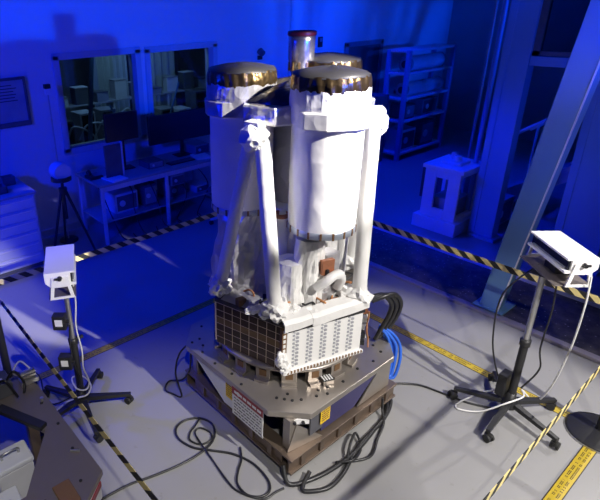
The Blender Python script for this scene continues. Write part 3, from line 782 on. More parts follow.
def ctrl(loc, rz, lab):
    t = thing('controller_box', lab, 'controller', loc, rz, 'black controller boxes on the left stand')
    MB().rng(-.045, .045, -.03, .03, -.055, .055).build('case', M['black'], t, .006, False)
    MB().rng(-.025, .025, -.033, -.030, -.02, .03).build('label_plate', M['paper'], t, 0, False)
    MB().cyl((.045, 0, 0), (.06, 0, 0), .012, None, 12).build('clamp', M['black'], t, world=False)
ctrl((-1.25, .93, .84), R(-40), 'upper black controller box clamped to the left stand pole')
ctrl((-1.25, .94, .50), R(-40), 'lower black controller box clamped to the left stand pole')
cable([(-1.14, .88, 1.13), (-1.13, .91, .95), (-1.145, .93, .75), (-1.13, .925, .55), (-1.14, .92, .40), (-1.12, .90, .28), (-1.16, .88, .24), (-1.22, .90, .27), (-1.21, .99, .30), (-1.13, 1.0, .27), (-1.10, .93, .22), (-1.16, .87, .20), (-1.24, .90, .19), (-1.30, .98, .12), (-1.35, 1.06, .01)],
      .006, M['cable_white'], 'white cable wound round the foot of left stand')
cable([(-1.2, .90, .80), (-1.21, .92, .62), (-1.20, .93, .45), (-1.18, .91, .30), (-1.25, .98, .15), (-1.36, 1.2, .008), (-1.3, 1.6, .008), (-1.6, 1.75, .008), (-1.9, 1.9, .008)], .006, M['cable_black'], 'thin black cord trailing left from the left stand')
cable([(1.17, -1.29, 1.25), (1.18, -1.30, 1.05), (1.25, -1.28, .7), (1.35, -1.22, .3), (1.40, -1.14, .07), (1.33, -1.06, .16), (1.25, -1.10, .17), (1.12, -1.04, .14), (1.04, -.92, .03), (.97, -.80, .01), (1.03, -.77, .01), (1.16, -.85, .08), (1.19, -.94, .16)],
      .006, M['cable_white'], 'white cable drooping from the right box to the floor')
cable([(1.28, -.98, 1.17), (1.14, -.86, .95), (1.14, -.86, .6), (1.16, -.92, .35), (1.2, -.98, .2)], .006, M['cable_black'], 'black cable hanging left of the right stand pole')
cable([(1.26, -1.10, 1.16), (1.27, -1.12, .9), (1.25, -1.12, .6), (1.28, -1.14, .42), (1.22, -1.08, .25)], .006, M['cable_black'], 'black cable hanging close to the right stand pole')
# power block on right stand foot
t = thing('power_block', 'black power block strapped to the foot of right stand', 'power supply', (1.20, -.975, .152))
MB().rng(1.15, 1.25, -1.005, -.945, .152, .33).build('case', M['black'], t, .008)
MB().rng(1.165, 1.235, -.9445, -.94, .2, .3).build('label_plate', M['midgrey'], t)

# ------------------------------------------------------------------ brown platform at lower left
pz = .80
pf = thing('metal_platform', 'brown grey metal platform at the lower left corner', 'platform', (-2.05, .1, 0))
MB().prism([(-1.575, -.31), (-1.70, -.41), (-2.3, -.41), (-2.3, -.22), (-1.905, -.22), (-1.69, .10), (-1.82, .40), (-2.3, .40), (-2.3, .62), (-1.68, .62), (-1.59, .47)][::-1], pz-.03, pz).build('top_plate', M['plate_brown'], pf, .003)
MB().beam((-1.83, .40, pz+.01), (-1.69, .115, pz+.01), .05, .025).build('edge_bar', M['black'], pf, .003)
MB().rng(-1.80, -1.72, -.395, -.26, pz, pz+.012).build('cover_plate', M['brown'], pf, .003)
for x, y in ((-1.66, -.27), (-1.66, .5), (-2.26, -.36), (-2.26, .56)):
    MB().rng(x-.03, x+.03, y-.03, y+.03, 0, pz-.03).build('leg', M['alum_dark'], pf, .003)
MB().beam((-1.60, -.32, pz-.09), (-1.70, -.405, pz-.09), .006, .11).build('side_placard', M['sign_white'], pf)
MB().beam((-1.598, -.325, pz-.055), (-1.697, -.41, pz-.055), .006, .03).build('placard_header', M['maroon'], pf)
for x, y in ((-1.63, -.1), (-1.62, .1), (-1.63, .3), (-1.68, -.30), (-1.85, -.3), (-1.75, .5), (-1.74, -.33)):
    MB().cyl((x, y, pz-.002), (x, y, pz+.004), .008, None, 10).build('bolt', M['black'], pf)
MB().cyl((-1.645, -.11, pz+.004), (-1.61, -.14, pz+.004), .006).build('latch', M['steel'], pf); MB().cyl((-1.62, .32, pz), (-1.62, .32, pz+.02), .01).build('pin', M['steel'], pf)
for k, (x0, x1, y0, y1, z1, lab) in enumerate(((-2.12, -1.90, -.16, .04, .62, 'pale blue-lit equipment case inside the brown platform opening'), (-1.96, -1.78, .08, .22, .70, 'tall pale case beside the platform edge bar'), (-2.25, -2.0, .1, .36, .5, 'low pale case deep inside the platform opening'))):
    t = thing('equipment_case', lab, 'case', ((x0+x1)/2, (y0+y1)/2, 0))
    MB().rng(x0, x1, y0, y1, 0, z1-.03).build('body', M['pale'], t, .008); MB().rng(x0-.005, x1+.005, y0-.005, y1+.005, z1-.03, z1).build('lid', M['bluepaint'], t, .008)
    MB().tube([(x0+.05, (y0+y1)/2, z1), (x0+.05, (y0+y1)/2, z1+.03), (x1-.05, (y0+y1)/2, z1+.03), (x1-.05, (y0+y1)/2, z1)], .006, 8, 0, 3).build('handle', M['steel'], t)
# equipment on the back of the platform
t = thing('clamp_fixture', 'silver clamp fixture on the back end of platform', 'fixture', (-1.62, .52, pz))
MB().rng(-1.67, -1.57, .49, .55, pz, pz+.03).build('base', M['steel'], t, .004); MB().cyl((-1.66, .52, pz+.055), (-1.58, .52, pz+.055), .026, None, 18).build('barrel', M['silver'], t)
MB().tube([(-1.66, .52, pz+.06), (-1.70, .50, pz+.12), (-1.64, .56, pz+.13), (-1.60, .53, pz+.08)], .005, 8).build('hose', M['cable_white'], t)
t = thing('junction_unit', 'dark box with cables on far left of the platform', 'equipment', (-1.80, .54, pz))
MB().rng(-1.90, -1.72, .47, .60, pz, pz+.09).build('case', M['darkgrey'], t, .006)
b = MB(); b.tube([(-1.74, .5, pz+.09), (-1.70, .48, pz+.14), (-1.66, .47, pz+.05), (-1.68, .43, pz+.01)], .007); b.tube([(-1.80, .5, pz+.09), (-1.76, .44, pz+.13), (-1.72, .41, pz+.02)], .007); b.build('lead', M['cable_black'], t)
b = MB()
for k in range(4): b.rng(-1.885+k*.035, -1.865+k*.035, .49, .52, pz+.09, pz+.10)
b.build('terminal', M['pale'], t)

# ------------------------------------------------------------------ left back corner: cabinet, tripod, bench, screen
cb = thing('drawer_cabinet', 'wide drawer cabinet at far left behind the striped belt', 'cabinet', (-1.05, 3.75, 0))
MB().rng(-1.62, -.48, 3.42, 4.1, .06, .90).build('body', M['bluepaint'], cb, .006)
MB().rng(-1.60, -.50, 3.46, 4.08, 0, .06).build('plinth', M['darkgrey'], cb)
MB().rng(-1.64, -.46, 3.40, 4.12, .90, .925).build('top', M['wood'], cb, .004)
for x0, x1 in ((-1.60, -1.06), (-1.04, -.50)):
    for j in range(6):
        z0 = .08+j*.135
        d = MB().rng(x0, x1, 3.405, 3.42, z0, z0+.125).build('drawer', M['bluepaint'], cb, .004)
        MB().rng(x0+.03, x1-.03, 3.385, 3.405, z0+.095, z0+.112).build('handle', M['white'], d, .003)
for k, (x, y, sx, sy, sz, mat, lab, nm) in enumerate(((-.80, 3.62, .16, .14, .08, 'darkgrey', 'dark tool tray at the right front of cabinet top', 'tool_tray'), (-1.05, 3.70, .2, .2, .12, 'midgrey', 'grey parts bin in the middle of cabinet top', 'parts_bin'), (-.62, 3.85, .14, .12, .10, 'darkgrey', 'dark parts bin near wall end of cabinet top', 'parts_bin'), (-1.35, 3.75, .25, .2, .1, 'darkgrey', 'dark wide tray at left end of cabinet top', 'tool_tray'))):
    b = MB(); z = .925; w = .012
    b.rng(x-sx/2, x+sx/2, y-sy/2, y+sy/2, z, z+.01); b.rng(x-sx/2, x-sx/2+w, y-sy/2, y+sy/2, z, z+sz); b.rng(x+sx/2-w, x+sx/2, y-sy/2, y+sy/2, z, z+sz); b.rng(x-sx/2, x+sx/2, y-sy/2, y-sy/2+w, z, z+sz); b.rng(x-sx/2, x+sx/2, y+sy/2-w, y+sy/2, z, z+sz)
    tag(b.build(nm, M[mat], None, .003), lab, 'container', 'trays and bins on the cabinet top')
# wall display
wd = thing('wall_display', 'framed display board on the wall above the drawer cabinet', 'display', (-.62, YW, 1.5))
b = MB(); b.rng(-1.10, -.13, YW-.05, YW-.002, 1.50, 1.555); b.rng(-1.10, -.13, YW-.05, YW-.002, 2.03, 2.06); b.rng(-1.10, -1.07, YW-.05, YW-.002, 1.555, 2.03); b.rng(-.16, -.13, YW-.05, YW-.002, 1.555, 2.03)
b.build('frame', M['darkgrey'], wd, .004)
MB().rng(-1.07, -.16, YW-.03, YW-.004, 1.555, 2.03).build('panel', M['board'], wd)
l = MB(); r2 = random.Random(2)
for k in range(6): l.rng(-.62+r2.uniform(-.04, .1), -.24-r2.random()*.06, YW-.032, YW-.030, 1.97-k*.035, 1.98-k*.035)
l.build('text_lines', M['ink'], wd)
# tripod with round instrument
tp = thing('tripod', 'black tripod between the drawer cabinet and workbench', 'tripod', (-.10, 3.55, 0))
for k in range(3):
    a = R(200+120*k)
    l = MB().cyl((-.10+.03*math.cos(a), 3.55+.03*math.sin(a), .80), (-.10+.30*math.cos(a), 3.55+.30*math.sin(a), .015), .018, .013, 12)
    lo = l.build('leg', M['black'], tp); MB().lathe([(0, 0), (.02, 0), (.02, .02), (0, .03)], (-.10+.30*math.cos(a), 3.55+.30*math.sin(a), 0), 10).build('foot', M['rubber'], lo)
MB().cyl((-.10, 3.55, .45), (-.10, 3.55, .93), .018, None, 14).build('centre_column', M['black'], tp)
MB().cyl((-.10, 3.55, .76), (-.10, 3.55, .84), .045, .05, 18).build('head', M['black'], tp)
ti = thing('round_camera', 'round pale camera with black ring on the tripod', 'camera', (-.10, 3.55, .93))
MB().cyl((-.10, 3.63, 1.04), (-.10, 3.47, 1.04), .105, .10, 24).build('body', M['pale'], ti); MB().lathe([(.06, -.02), (.06, .03), (.09, .05), (.10, .02)], (0,0,0), 24).build('lens_ring', M['black'], ti, 0, False)
o = ti.children[-1]; o.location = (.02, -.1, .11); o.rotation_euler = (R(90), 0, R(20))
MB().lathe([(.105, 0), (.118, .005), (.118, .05), (.105, .055)], (0,0,0), 24).build('body_ring', M['black'], ti, 0, False)
o = ti.children[-1]; o.location = (0, .03, .11); o.rotation_euler = (R(90), 0, 0)
MB().rng(-.13, -.07, 3.51, 3.59, .93, .945).build('mount_plate', M['black'], ti)
ms = thing('antenna_mast', 'thin mast with a black topped sensor rising behind the tripod', 'sensor mast', (.02, 3.9, 0))
MB().cyl((.02, 3.9, .02), (.02, 3.9, 1.86), .008, None, 10).build('rod', M['steel'], ms); MB().lathe([(0, 0), (.12, 0), (.12, .015), (.02, .03), (0, .03)], (.02, 3.9, 0), 20).build('base', M['black'], ms)
MB().rng(-.015, .055, 3.87, 3.93, 1.93, 1.98).build('sensor_cap', M['black'], ms, .005); MB().rng(-.008, .048, 3.875, 3.925, 1.86, 1.93).build('sensor_body', M['white'], ms, .005)

# workbench
wbh = thing('workbench', 'long steel workbench below the lab windows', 'workbench', (1.25, 3.75, 0))
MB().rng(.30, 2.25, 3.40, 4.10, .77, .80).build('worktop', M['wood'], wbh, .004)
for x in (.34, 1.28, 2.18):
    for y in (3.44, 4.06): MB().rng(x-.02, x+.02, y-.02, y+.02, 0, .77).build('leg', M['pale'], wbh, .003)
MB().rng(.32, 2.20, 3.46, 4.06, .28, .30).build('shelf', M['wood'], wbh, .003)
MB().rng(.32, 2.20, 3.43, 3.45, .70, .77).build('apron', M['pale'], wbh, .003)
def monitor(loc, rz, w, h, lab, st=.12, group='monitors on the workbench'):
    t = thing('monitor', lab, 'monitor', loc, rz, group)
    MB().rng(-w/2, w/2, -.02, .02, st, st+h).build('case', M['black'], t, .006, False)
    MB().rng(-w/2+.015, w/2-.015, -.023, -.02, st+.015, st+h-.015).build('screen', M['screen'], t, 0, False)
    MB().rng(-.025, .025, .0, .03, .012, st+.04).build('neck', M['black'], t, .003, False)
    MB().rng(-.12, .12, -.08, .09, 0, .014).build('foot', M['black'], t, .004, False)
    return t
monitor((.90, 3.85, .8), R(-4), .46, .36, 'black monitor in front of the left lab window', .38)
monitor((1.85, 3.86, .8), R(-3), 1.06, .40, 'very wide black monitor below the right lab window', .22)
# privacy screen, device, papers
t = thing('desk_divider', 'dark upright divider standing near the left end of bench', 'divider', (.62, 3.6, .8))
MB().rng(.50, .73, 3.59, 3.61, .80, 1.22).build('panel', M['darkgrey'], t, .003); MB().rng(.73, .75, 3.58, 3.62, .80, 1.24).build('edge_post', M['pale'], t, .002)
t = thing('desk_phone', 'black desk phone on the left end of bench', 'phone', (.40, 3.75, .8))
MB().rng(.31, .49, 3.66, 3.84, .80, .84).build('base', M['black'], t, .01); MB().tube([(.33, 3.70, .87), (.34, 3.75, .90), (.34, 3.80, .87)], .02, 10).build('handset', M['black'], t)
MB().rng(.385, .475, 3.69, 3.80, .84, .846).build('keypad', M['midgrey'], t)
for k, (x, y, rz, lab) in enumerate(((.58, 3.55, 8, 'white paper stack near the left front of bench'), (1.98, 3.60, -14, 'white paper stack at the right end of bench'))):
    o = MB().box((0, 0, .008), (.22, .28, .016)).build('paper_stack', M['paper'], None, 0, False); o.location = (x, y, .80); o.rotation_euler = (0,0,R(rz)); tag(o, lab, 'paper', 'paper stacks on the workbench')
t = thing('keyboard', 'dark keyboard on the bench before the wide monitor', 'keyboard', (1.62, 3.58, .8))
MB().rng(1.42, 1.82, 3.52, 3.65, .80, .815).build('case', M['black'], t, .004)
k = MB()
for i in range(14):
    for j in range(4): k.rng(1.435+i*.027, 1.455+i*.027, 3.53+j*.028, 3.55+j*.028, .815, .822)
k.build('keys', M['darkgrey'], t)
def gear(x, y, z, sx, sy, sz, mat, lab, name='equipment_box'):
    t = thing(name, lab, 'equipment', (x, y, z))
    MB().rng(x-sx/2, x+sx/2, y-sy/2, y+sy/2, z, z+sz).build('case', M[mat], t, .006)
    p = MB(); p.rng(x-sx*.42, x+sx*.42, y-sy/2-.006, y-sy/2, z+sz*.12, z+sz*.88); p.build('front_panel', M['darkgrey' if mat != 'darkgrey' else 'midgrey'], t)
    MB().cyl((x-sx*.2, y-sy/2-.018, z+sz*.5), (x-sx*.2, y-sy/2-.006, z+sz*.5), min(sx, sz)*.16, None, 14).build('dial', M['pale'], t)
gear(2.08, 3.85, .80, .26, .3, .14, 'midgrey', 'grey instrument at the right end of the bench')
gear(1.22, 3.70, .80, .24, .25, .09, 'darkgrey', 'low dark instrument between the two monitors')
gear(.75, 3.75, .30, .34, .3, .26, 'pale', 'pale box on left half of the bench shelf')
gear(1.1, 3.70, .30, .2, .25, .30, 'darkgrey', 'dark box in the middle of bench shelf')
gear(1.55, 3.75, .30, .28, .3, .22, 'midgrey', 'grey box on right half of the bench shelf')
gear(1.95, 3.70, .30, .22, .3, .10, 'pale', 'flat pale box at right end of bench shelf')
gear(1.45, 3.46, .55, .22, .08, .14, 'midgrey', 'power strip box fixed under the bench front edge')
for k in range(5):
    r2 = random.Random(k+80); x = .45+k*.36
    cable([(x, 3.9, .755), (x+r2.uniform(-.1, .1), 3.55, .6), (x+r2.uniform(-.15, .15), 3.5, .35), (x+r2.uniform(-.2, .2), 3.36, .06), (x+.15+r2.random()*.1, 3.3, .012), (x+.3, 3.5, .012)], .007, M['cable_black'], 'black cable hanging under bench bay %s' % ['nearest the tripod', 'behind the left paper stack', 'below the keyboard left end', 'below the wide monitor middle', 'beside the office chair'][k], group='cables hanging under the bench')
# office chair
ch = thing('office_chair', 'dark office chair at the right end of the bench', 'chair', (2.0, 3.0, 0))
for k in range(5):
    a = R(20+72*k); u = Vector((math.cos(a), math.sin(a), 0)); c = Vector((2.0, 3.0, 0))
    l = MB().beam(c+Vector((0,0,.10))+u*.02, c+u*.29+Vector((0,0,.075)), .035, .028).build('leg', M['pale'], ch, .004)
    MB().cyl(c+u*.28+Vector((-.02,.0,.028)), c+u*.28+Vector((.02,0,.028)), .028, None, 14).build('caster', M['rubber'], l)
MB().cyl((2.0, 3.0, .10), (2.0, 3.0, .43), .025, None, 14).build('gas_lift', M['black'], ch)
MB().rng(1.77, 2.23, 2.78, 3.22, .43, .50).build('seat', M['darkgrey'], ch, .03)
MB().rng(1.80, 2.20, 2.74, 2.79, .60, .98).build('backrest', M['darkgrey'], ch, .03); MB().beam((2.0, 2.80, .45), (2.0, 2.77, .65), .06, .02).build('back_bar', M['black'], ch)

# things in the lab behind the windows
LY = 5.2
S('trim_5', MB().rng(-1, 5, LY+1.4, LY+1.42, 0, 2.4), M['midgrey'], 'grey partition inside the lab behind the glass', 'partition')
for k, (x0, x1, y, lab) in enumerate(((1.45, 2.1, 5.7, 'pale pleated curtain seen through the left lab window'), (2.2, 3.05, 5.7, 'pale pleated curtain seen through right lab window'))):
    b = MB(); n = 24; vs = []
    for i in range(n+1):
        x = x0+(x1-x0)*i/n; yy = y+.04*math.sin(i*1.6)
        vs += [(x, yy, .6), (x, yy, 2.7), (x, yy+.01, 2.7), (x, yy+.01, .6)]
    b.add(vs, [(i*4+q, i*4+(q+1)%4, i*4+4+(q+1)%4, i*4+4+q) for i in range(n) for q in range(4)]+[(0,1,2,3), (n*4+3, n*4+2, n*4+1, n*4)])
    tag(b.build('curtain', M['curtain']), lab, 'curtain', 'curtains inside the lab')
lt = thing('lab_table', 'table with instruments inside the lab behind the windows', 'table', (1.9, 5.0, 0))
MB().rng(.3, 3.6, 4.6, 5.4, .90, .93).build('tabletop', M['wood'], lt)
for x in (.4, 1.9, 3.5):
    for y in (4.68, 5.32): MB().rng(x-.025, x+.025, y-.025, y+.025, 0, .90).build('leg', M['pale'], lt)
r2 = random.Random(12)
pl = ['tall dark instrument', 'pale low instrument', 'grey square instrument', 'pale upright case', 'dark low case', 'grey flat instrument', 'pale cube case', 'dark upright instrument', 'grey long case']
wh = ['nearest the left edge of left window', 'left of the leaning bar', 'under the leaning bar', 'right of the leaning bar', 'at right edge of left window', 'at left edge of right window', 'before the right curtain', 'behind the wide monitor middle', 'at right edge of right window']
for k in range(9):
    x = .55+k*.34; h = r2.uniform(.18, .62); t = thing('lab_instrument', pl[k]+' in the lab '+wh[k], 'instrument', (x, 4.95, .93), 0, 'instruments on the lab table')
    MB().rng(x-.12, x+.12, 4.8, 5.1, .93, .93+h).build('case', M[('darkgrey', 'pale', 'midgrey', 'pale', 'darkgrey', 'midgrey', 'pale', 'darkgrey', 'midgrey')[k]], t, .006)
    MB().rng(x-.09, x+.09, 4.792, 4.8, .96, .93+h-.03).build('front_panel', M['screen'], t); MB().cyl((x+.05, 4.78, .98), (x+.05, 4.792, .98), .018, None, 12).build('knob', M['steel'], t)
tag(MB().beam((.80, 4.64, .94), (1.02, 4.64, 2.5), .04, .05).build('leaning_bar', M['column']), 'pale bar leaning upright behind the left window glass', 'bar')
for k in range(4):
    cable([(.5+k*.2, 4.75, .95+.1*(k % 2)), (.6+k*.22, 4.7, 1.25), (.85+k*.22, 4.7, 1.15+.08*k), (1.0+k*.2, 4.72, .95)], .014, M['bluepaint'], 'pale arched hose in the lab, ' + ['farthest left', 'second from left', 'third from left', 'rightmost of the four'][k], group='hoses inside the lab')
ls_ = thing('lab_shelf', 'raised shelf of small parts inside the lab behind the glass', 'shelf', (1.9, 5.25, .93))
MB().rng(.5, 3.5, 5.12, 5.38, 1.44, 1.46).build('board', M['wood'], ls_)
for x in (.52, 1.5, 2.5, 3.48): MB().rng(x-.015, x+.015, 5.13, 5.37, .93, 1.44).build('post', M['pale'], ls_)
r2 = random.Random(21)
for k in range(9):
    x = .68+k*.325; h = r2.uniform(.08, .32)
    t = thing('shelf_box', ('pale small box', 'dark small box', 'grey small box')[k % 3]+' on the lab shelf, '+('first', 'second', 'third', 'fourth', 'fifth', 'sixth', 'seventh', 'eighth', 'ninth')[k]+' from the left', 'box', (x, 5.25, 1.46), 0, 'boxes on the lab shelf')
    MB().box((x, 5.25, 1.46+h/2), (.2, .18, h), Matrix.Rotation(R(r2.uniform(-12, 12)), 3, 'Z')).build('body', M[('pale', 'darkgrey', 'midgrey')[k % 3]], t, .005)
    MB().box((x, 5.25, 1.46+h+.008), (.21, .19, .016), None).build('lid', M[('midgrey', 'pale', 'darkgrey')[k % 3]], t, .003)
for k, (xa, xb, za, zb, lab) in enumerate(((1.15, 1.42, 1.5, .95, 'thin pale rod leaning left behind the left lab window'), (2.35, 2.05, 1.7, .95, 'thin pale rod leaning right behind the right lab window'))):
    tag(MB().beam((xa, 4.6, za), (xb, 4.6, zb), .02, .02).build('leaning_rod', M['column']), lab, 'rod')
tag(MB().rng(.32, 1.15, 6.2, 6.6, 0, 2.15).build('storage_cabinet', M['darkgrey'], None, .01), 'dark storage cabinet deep in the lab behind left window', 'cabinet')
tag(MB().rng(2.30, 3.3, 5.9, 6.2, .0, 2.0).build('tall_cabinet', M['darkgrey'], None, .01), 'tall dark cabinet deep in the lab behind right window', 'cabinet')

# small fittings on the back wall
t = thing('wall_camera', 'small dark camera on the wall above the left telescope cap', 'camera', (3.64, YW, 1.95))
MB().rng(3.60, 3.68, YW-.03, YW, 1.94, 2.0).build('bracket', M['black'], t); MB().cyl((3.64, YW-.08, 2.03), (3.64, YW-.01, 2.07), .05, .055, 16).build('body', M['darkgrey'], t)
t = thing('thermostat', 'small dark thermostat on the wall right of the silver canister', 'thermostat', (5.06, YW, 2.05))
MB().rng(5.01, 5.11, YW-.03, YW, 2.03, 2.20).build('case', M['black'], t, .005); MB().rng(5.03, 5.09, YW-.034, YW-.03, 2.12, 2.18).build('display', M['midgrey'], t)

# ------------------------------------------------------------------ right back: rack, pedestal, columns, stairs
rk = thing('equipment_rack', 'tall open equipment rack with rollers against back wall', 'rack', (6.87, 3.33, 0))
for x in (6.15, 7.6):
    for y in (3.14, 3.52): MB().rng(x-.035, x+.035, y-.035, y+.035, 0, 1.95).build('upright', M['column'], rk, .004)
for z in (.12, .72, 1.12, 1.55, 1.93): MB().rng(6.12, 7.63, 3.11, 3.55, z-.02, z+.02).build('shelf', M['pale'], rk, .003)
for k, (z, r_, x0, x1, mat, lab) in enumerate(((1.74, .13, 6.3, 7.4, 'pale', 'pale roll on the top tier of rack'), (1.30, .12, 6.28, 7.45, 'pale', 'pale roll on the middle tier of rack'), (1.26, .055, 6.4, 7.3, 'darkgrey', 'dark thin tube behind the middle rack roll'))):
    y = 3.28 if k < 2 else 3.47; zz = (1.57, 1.14, 1.14)[k]+r_
    t = thing('storage_roll', lab, 'roll', ((x0+x1)/2, y, zz-r_), 0, 'rolls on the rack')
    MB().cyl((x0, y, zz), (x1, y, zz), r_, None, 24).build('barrel', M[mat], t)
    for xe in (x0, x1-.03): MB().cyl((xe-.01, y, zz), (xe+.04, y, zz), r_*1.0+.002, None, 24).build('end_band', M['midgrey'], t)
    MB().cyl((x0-.03, y, zz), (x0-.01, y, zz), r_*.5, None, 18).build('end_plug', M['black'], t)
for k, (x, z, w, h, mat, lab) in enumerate(((6.45, .74, .3, .26, 'darkgrey', 'dark unit on left of the third rack tier'), (7.1, .74, .5, .3, 'midgrey', 'grey unit on right of the third rack tier'), (6.5, .14, .45, .4, 'pale', 'pale crate on the bottom left of the rack'), (7.15, .14, .45, .46, 'darkgrey', 'dark crate on the bottom right of the rack'))):
    gear(x, 3.33, z, w, .32, h, mat, lab)
tag(MB().rng(5.62, 5.95, 3.3, 3.85, 0, 1.22).build('filing_cabinet', M['darkgrey'], None, .01), 'dark narrow cabinet standing left of the tall rack', 'cabinet')
# pedestal frame
pd = thing('test_pedestal', 'pale blue-lit box pedestal with an open window in its side', 'pedestal', (4.05, 1.05, 0))
b = MB(); x0, x1, y0, y1 = 3.80, 4.32, .80, 1.26
b.rng(x0-.06, x1+.05, y0-.06, y1+.06, 0, .17); b.build('base', M['bluepaint'], pd, .006)
b = MB()
for y in (y0, y1-.15): b.rng(x0, x0+.04, y, y+.15, .17, .80)
b.rng(x0, x0+.04, y0+.15, y1-.15, .17, .29); b.rng(x0, x0+.04, y0+.15, y1-.15, .70, .80)
for y in (y0, y1-.05): b.rng(x1-.05, x1, y, y+.05, .17, .80); b.rng(x0+.04, x1-.05, y, y+.05, .74, .80); b.rng(x0+.04, x1-.05, y, y+.05, .17, .22)
b.build('frame', M['bluepaint'], pd, .004)
MB().rng(x0-.03, x1+.06, y0-.04, y1+.03, .80, .85).build('top_plate', M['bluepaint'], pd, .005)
MB().rng(x0+.08, x1-.06, y0+.08, y1-.08, .17, .42).build('inner_unit', M['midgrey'], pd, .01)
t = thing('top_fixture', 'small pale fixture lying on the pedestal top', 'fixture', (4.05, 1.0, .85))
MB().rng(3.95, 4.2, .9, 1.15, .85, .89).build('base', M['pale'], t, .005); MB().cyl((4.05, 1.0, .89), (4.05, 1.0, .95), .06, .04, 18).build('boss', M['pale'], t); MB().rng(4.1, 4.16, 1.05, 1.11, .89, .97).build('lug', M['steel'], t)
# columns
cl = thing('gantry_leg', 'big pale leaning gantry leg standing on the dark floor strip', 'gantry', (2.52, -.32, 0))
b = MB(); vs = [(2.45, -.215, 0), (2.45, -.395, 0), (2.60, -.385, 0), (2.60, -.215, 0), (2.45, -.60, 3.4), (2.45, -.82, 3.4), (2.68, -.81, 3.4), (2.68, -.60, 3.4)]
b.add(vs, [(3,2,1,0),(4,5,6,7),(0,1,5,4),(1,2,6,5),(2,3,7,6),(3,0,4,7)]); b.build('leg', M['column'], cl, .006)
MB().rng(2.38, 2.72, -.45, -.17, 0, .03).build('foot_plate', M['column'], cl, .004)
b = MB(); b.beam((2.449, -.395, .03), (2.449, -.82, 3.4), .012, .012); b.build('edge_line', M['white'], cl)  # thin white line along the corner where two facets meet
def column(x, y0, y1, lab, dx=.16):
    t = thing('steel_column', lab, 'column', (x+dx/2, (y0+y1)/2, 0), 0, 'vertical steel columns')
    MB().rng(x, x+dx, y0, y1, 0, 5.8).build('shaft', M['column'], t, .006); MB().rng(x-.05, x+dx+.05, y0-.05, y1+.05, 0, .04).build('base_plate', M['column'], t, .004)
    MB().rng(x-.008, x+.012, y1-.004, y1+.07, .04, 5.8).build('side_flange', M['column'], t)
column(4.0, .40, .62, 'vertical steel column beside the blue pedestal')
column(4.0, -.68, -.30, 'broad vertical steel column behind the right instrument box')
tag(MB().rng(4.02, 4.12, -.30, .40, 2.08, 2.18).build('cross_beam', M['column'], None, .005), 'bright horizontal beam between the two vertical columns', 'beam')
w = bpy.data.objects.new('window_3', None); COL.objects.link(w); w.location = (4.08, .05, 2.18); struct(w, 'dark glazed opening above the horizontal beam', 'window')
f = MB(); f.rng(4.04, 4.10, .33, .40, 2.18, 4.2); f.rng(4.04, 4.10, -.30, -.25, 2.18, 4.2); f.rng(4.04, 4.10, -.30, .40, 2.18, 2.23); f.build('window_frame', M['darkgrey'], w)
MB().rng(4.06, 4.068, -.25, .33, 2.23, 4.2).build('window_glass', M['glass'], w)
tag(MB().cyl((4.25, .86, 0), (4.25, .86, 5.9), .03, None, 14).build('vertical_pipe', M['column']), 'thin vertical pipe left of the narrow column', 'pipe')
tag(MB().cyl((4.6, 1.12, 0), (4.6, 1.12, 5.9), .018, None, 14).build('vertical_conduit', M['midgrey']), 'thin vertical conduit farther left than the pipe', 'conduit')
# staircase behind the columns
sc_ = thing('metal_staircase', 'dark metal staircase seen between the steel columns', 'staircase', (5.6, -.6, 0))
for x in (5.2, 6.1): MB().beam((x, 1.0, .05), (x, -2.6, 2.6), .04, .18).build('stringer', M['midgrey'], sc_)
for k in range(13):
    t_ = (k+.6)/13.5; MB().rng(5.22, 6.08, 1.0-3.6*t_-.12, 1.0-3.6*t_+.12, .05+2.55*t_, .08+2.55*t_).build('tread', M['midgrey'], sc_)
for x in (5.2, 6.1):
    MB().cyl((x, 1.0, .95), (x, -2.6, 3.5), .022, None, 12).build('handrail', M['pale'], sc_)
    for k in range(4): y = .9-k*1.1; z = .05+2.55*(1.0-y)/3.6; MB().cyl((x, y, z), (x, y, z+.9), .018, None, 10).build('rail_post', M['pale'], sc_)
MB().rng(5.1, 6.2, -3.8, -2.55, 2.58, 2.64).build('landing', M['midgrey'], sc_)
for x in (5.15, 6.15): MB().rng(x-.03, x+.03, -3.75, -3.69, 0, 2.58).build('landing_post', M['midgrey'], sc_)
# low storage at the column feet
gear(4.6, .75, 0, .5, .4, .35, 'midgrey', 'grey box on the floor beside the narrow column', 'storage_box')
gear(5.1, 1.6, 0, .6, .5, .55, 'darkgrey', 'dark box on the floor behind the pedestal', 'storage_box')
gear(4.55, -.95, 0, .4, .5, .9, 'pale', 'pale cabinet at far right behind the broad column', 'storage_box')

# ------------------------------------------------------------------ lights
def spot(name, loc, tgt, power, color, angle, blend, radius):
    l = bpy.data.lights.new(name, 'SPOT'); l.energy = power; l.color = color; l.spot_size = R(angle); l.spot_blend = blend; l.shadow_soft_size = radius
    o = bpy.data.objects.new(name, l); COL.objects.link(o); o.location = loc
    o.rotation_euler = (Vector(tgt)-Vector(loc)).to_track_quat('-Z', 'Y').to_euler(); return o
def area(name, loc, tgt, power, color, sx, sy, spread=180):
    l = bpy.data.lights.new(name, 'AREA'); l.shape = 'RECTANGLE'; l.size = sx; l.size_y = sy; l.energy = power; l.color = color; l.spread = R(spread)
    o = bpy.data.objects.new(name, l); COL.objects.link(o); o.location = loc
    o.rotation_euler = (Vector(tgt)-Vector(loc)).to_track_quat('-Z', 'Y').to_euler(); return o
BLUE = (0.0, .012, 1.0); CYAN = (0.0, .055, 1.0); WH = (1.0, .955, .90)
spot('key_spot', (.6, -4.5, 4.5), (.4, -1.12, 0), 1600, WH, 38.5, .3, .06)
spot('top_spot', (.9, -3.9, 4.7), (.15, .05, 2.0), 3900, WH, 15.2, .2, .05)
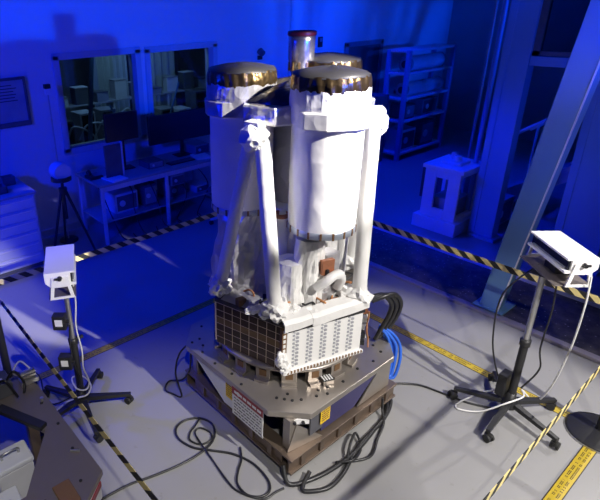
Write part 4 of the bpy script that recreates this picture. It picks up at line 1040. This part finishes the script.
spot('right_spot', (5.2, -1.6, 5.0), (1.0, -1.0, 0), 440, WH, 26, .5, .05)
spot('front_spot', (-1.7, -3.7, 3.4), (1.1, -1.2, .1), 360, WH, 30, .5, .04)
spot('floor_spot', (-2.5, -2.7, 4.6), (-1.25, -.2, 0), 400, WH, 32, .7, .04)  # added fill for the near left floor, belt and platform
spot('left_spot', (-.75, -4.3, 3.5), (-1.17, .90, 1.0), 1200, WH, 11, .7, .04)  # added narrow fill for the left instrument box
spot('blue_wall_spot', (.2, -5.5, 2.46), (2.4, 4.2, 5.2), 2200, CYAN, 50, .35, .07)
spot('blue_right_wall_spot', (4.0, -9.0, 2.4), (6.6, 4.2, 3.6), 4600, CYAN, 30, .6, .2)  # added second wall light, brightens the right part of the back wall
spot('blue_left_spot', (-3.6, 4.2, 4.2), (-.35, 2.45, 0), 1900, BLUE, 52, .8, .2)
spot('blue_bench_spot', (-4.6, -.4, 3.2), (.6, 4.2, 1.1), 1250, BLUE, 52, .7, .2)  # added blue fill for the lower window wall
spot('blue_craft_spot', (-4.4, 1.8, 2.6), (0, .5, 1.8), 300, BLUE, 24, .6, .15)
spot('blue_column_spot', (-.6, -5.4, 1.2), (4.2, .2, 3.4), 800, CYAN, 46, .6, .15)
spot('blue_pedestal_spot', (-.4, 4.0, 3.4), (3.9, .8, .5), 1100, BLUE, 26, .6, .15)  # added blue fill aimed at the pedestal side
spot('blue_back_spot', (5.0, 2.6, 5.6), (4.9, 2.4, 0), 1000, BLUE, 66, .7, .3)
area('lab_fill', (1.7, 4.75, 2.75), (1.7, 5.2, .9), 20, (.22, .42, .75), 1.6, .2)  # added fill that brightens the lab behind the glass
w = bpy.data.worlds.new('World'); scene.world = w; w.use_nodes = True
w.node_tree.nodes['Background'].inputs[0].default_value = (.0, .008, .12, 1); w.node_tree.nodes['Background'].inputs[1].default_value = .25

# ------------------------------------------------------------------ camera
cam = bpy.data.cameras.new('camera'); co = bpy.data.objects.new('camera', cam); COL.objects.link(co)
rt = Vector((.7900, -.6126, -.0263)); fw = Vector((.5549, .7320, -.3962))
rt.normalize(); fw = (fw-rt*fw.dot(rt)).normalized(); up = rt.cross(fw)
mt_ = Matrix((rt, up, -fw)).transposed().to_4x4(); mt_.translation = Vector((-2.221, -2.020, 2.7955)); co.matrix_world = mt_
cam.sensor_width = 36; cam.sensor_fit = 'HORIZONTAL'; cam.lens = 513.287/600*36
cam.shift_x = (300-206.095)/600; cam.shift_y = (223.714-250)/600
cam.clip_start = .05; cam.clip_end = 60
scene.camera = co
vs_ = scene.view_settings
vs_.view_transform = 'Standard'; vs_.look = 'None'; vs_.exposure = 0; vs_.gamma = 1; vs_.use_curve_mapping = False
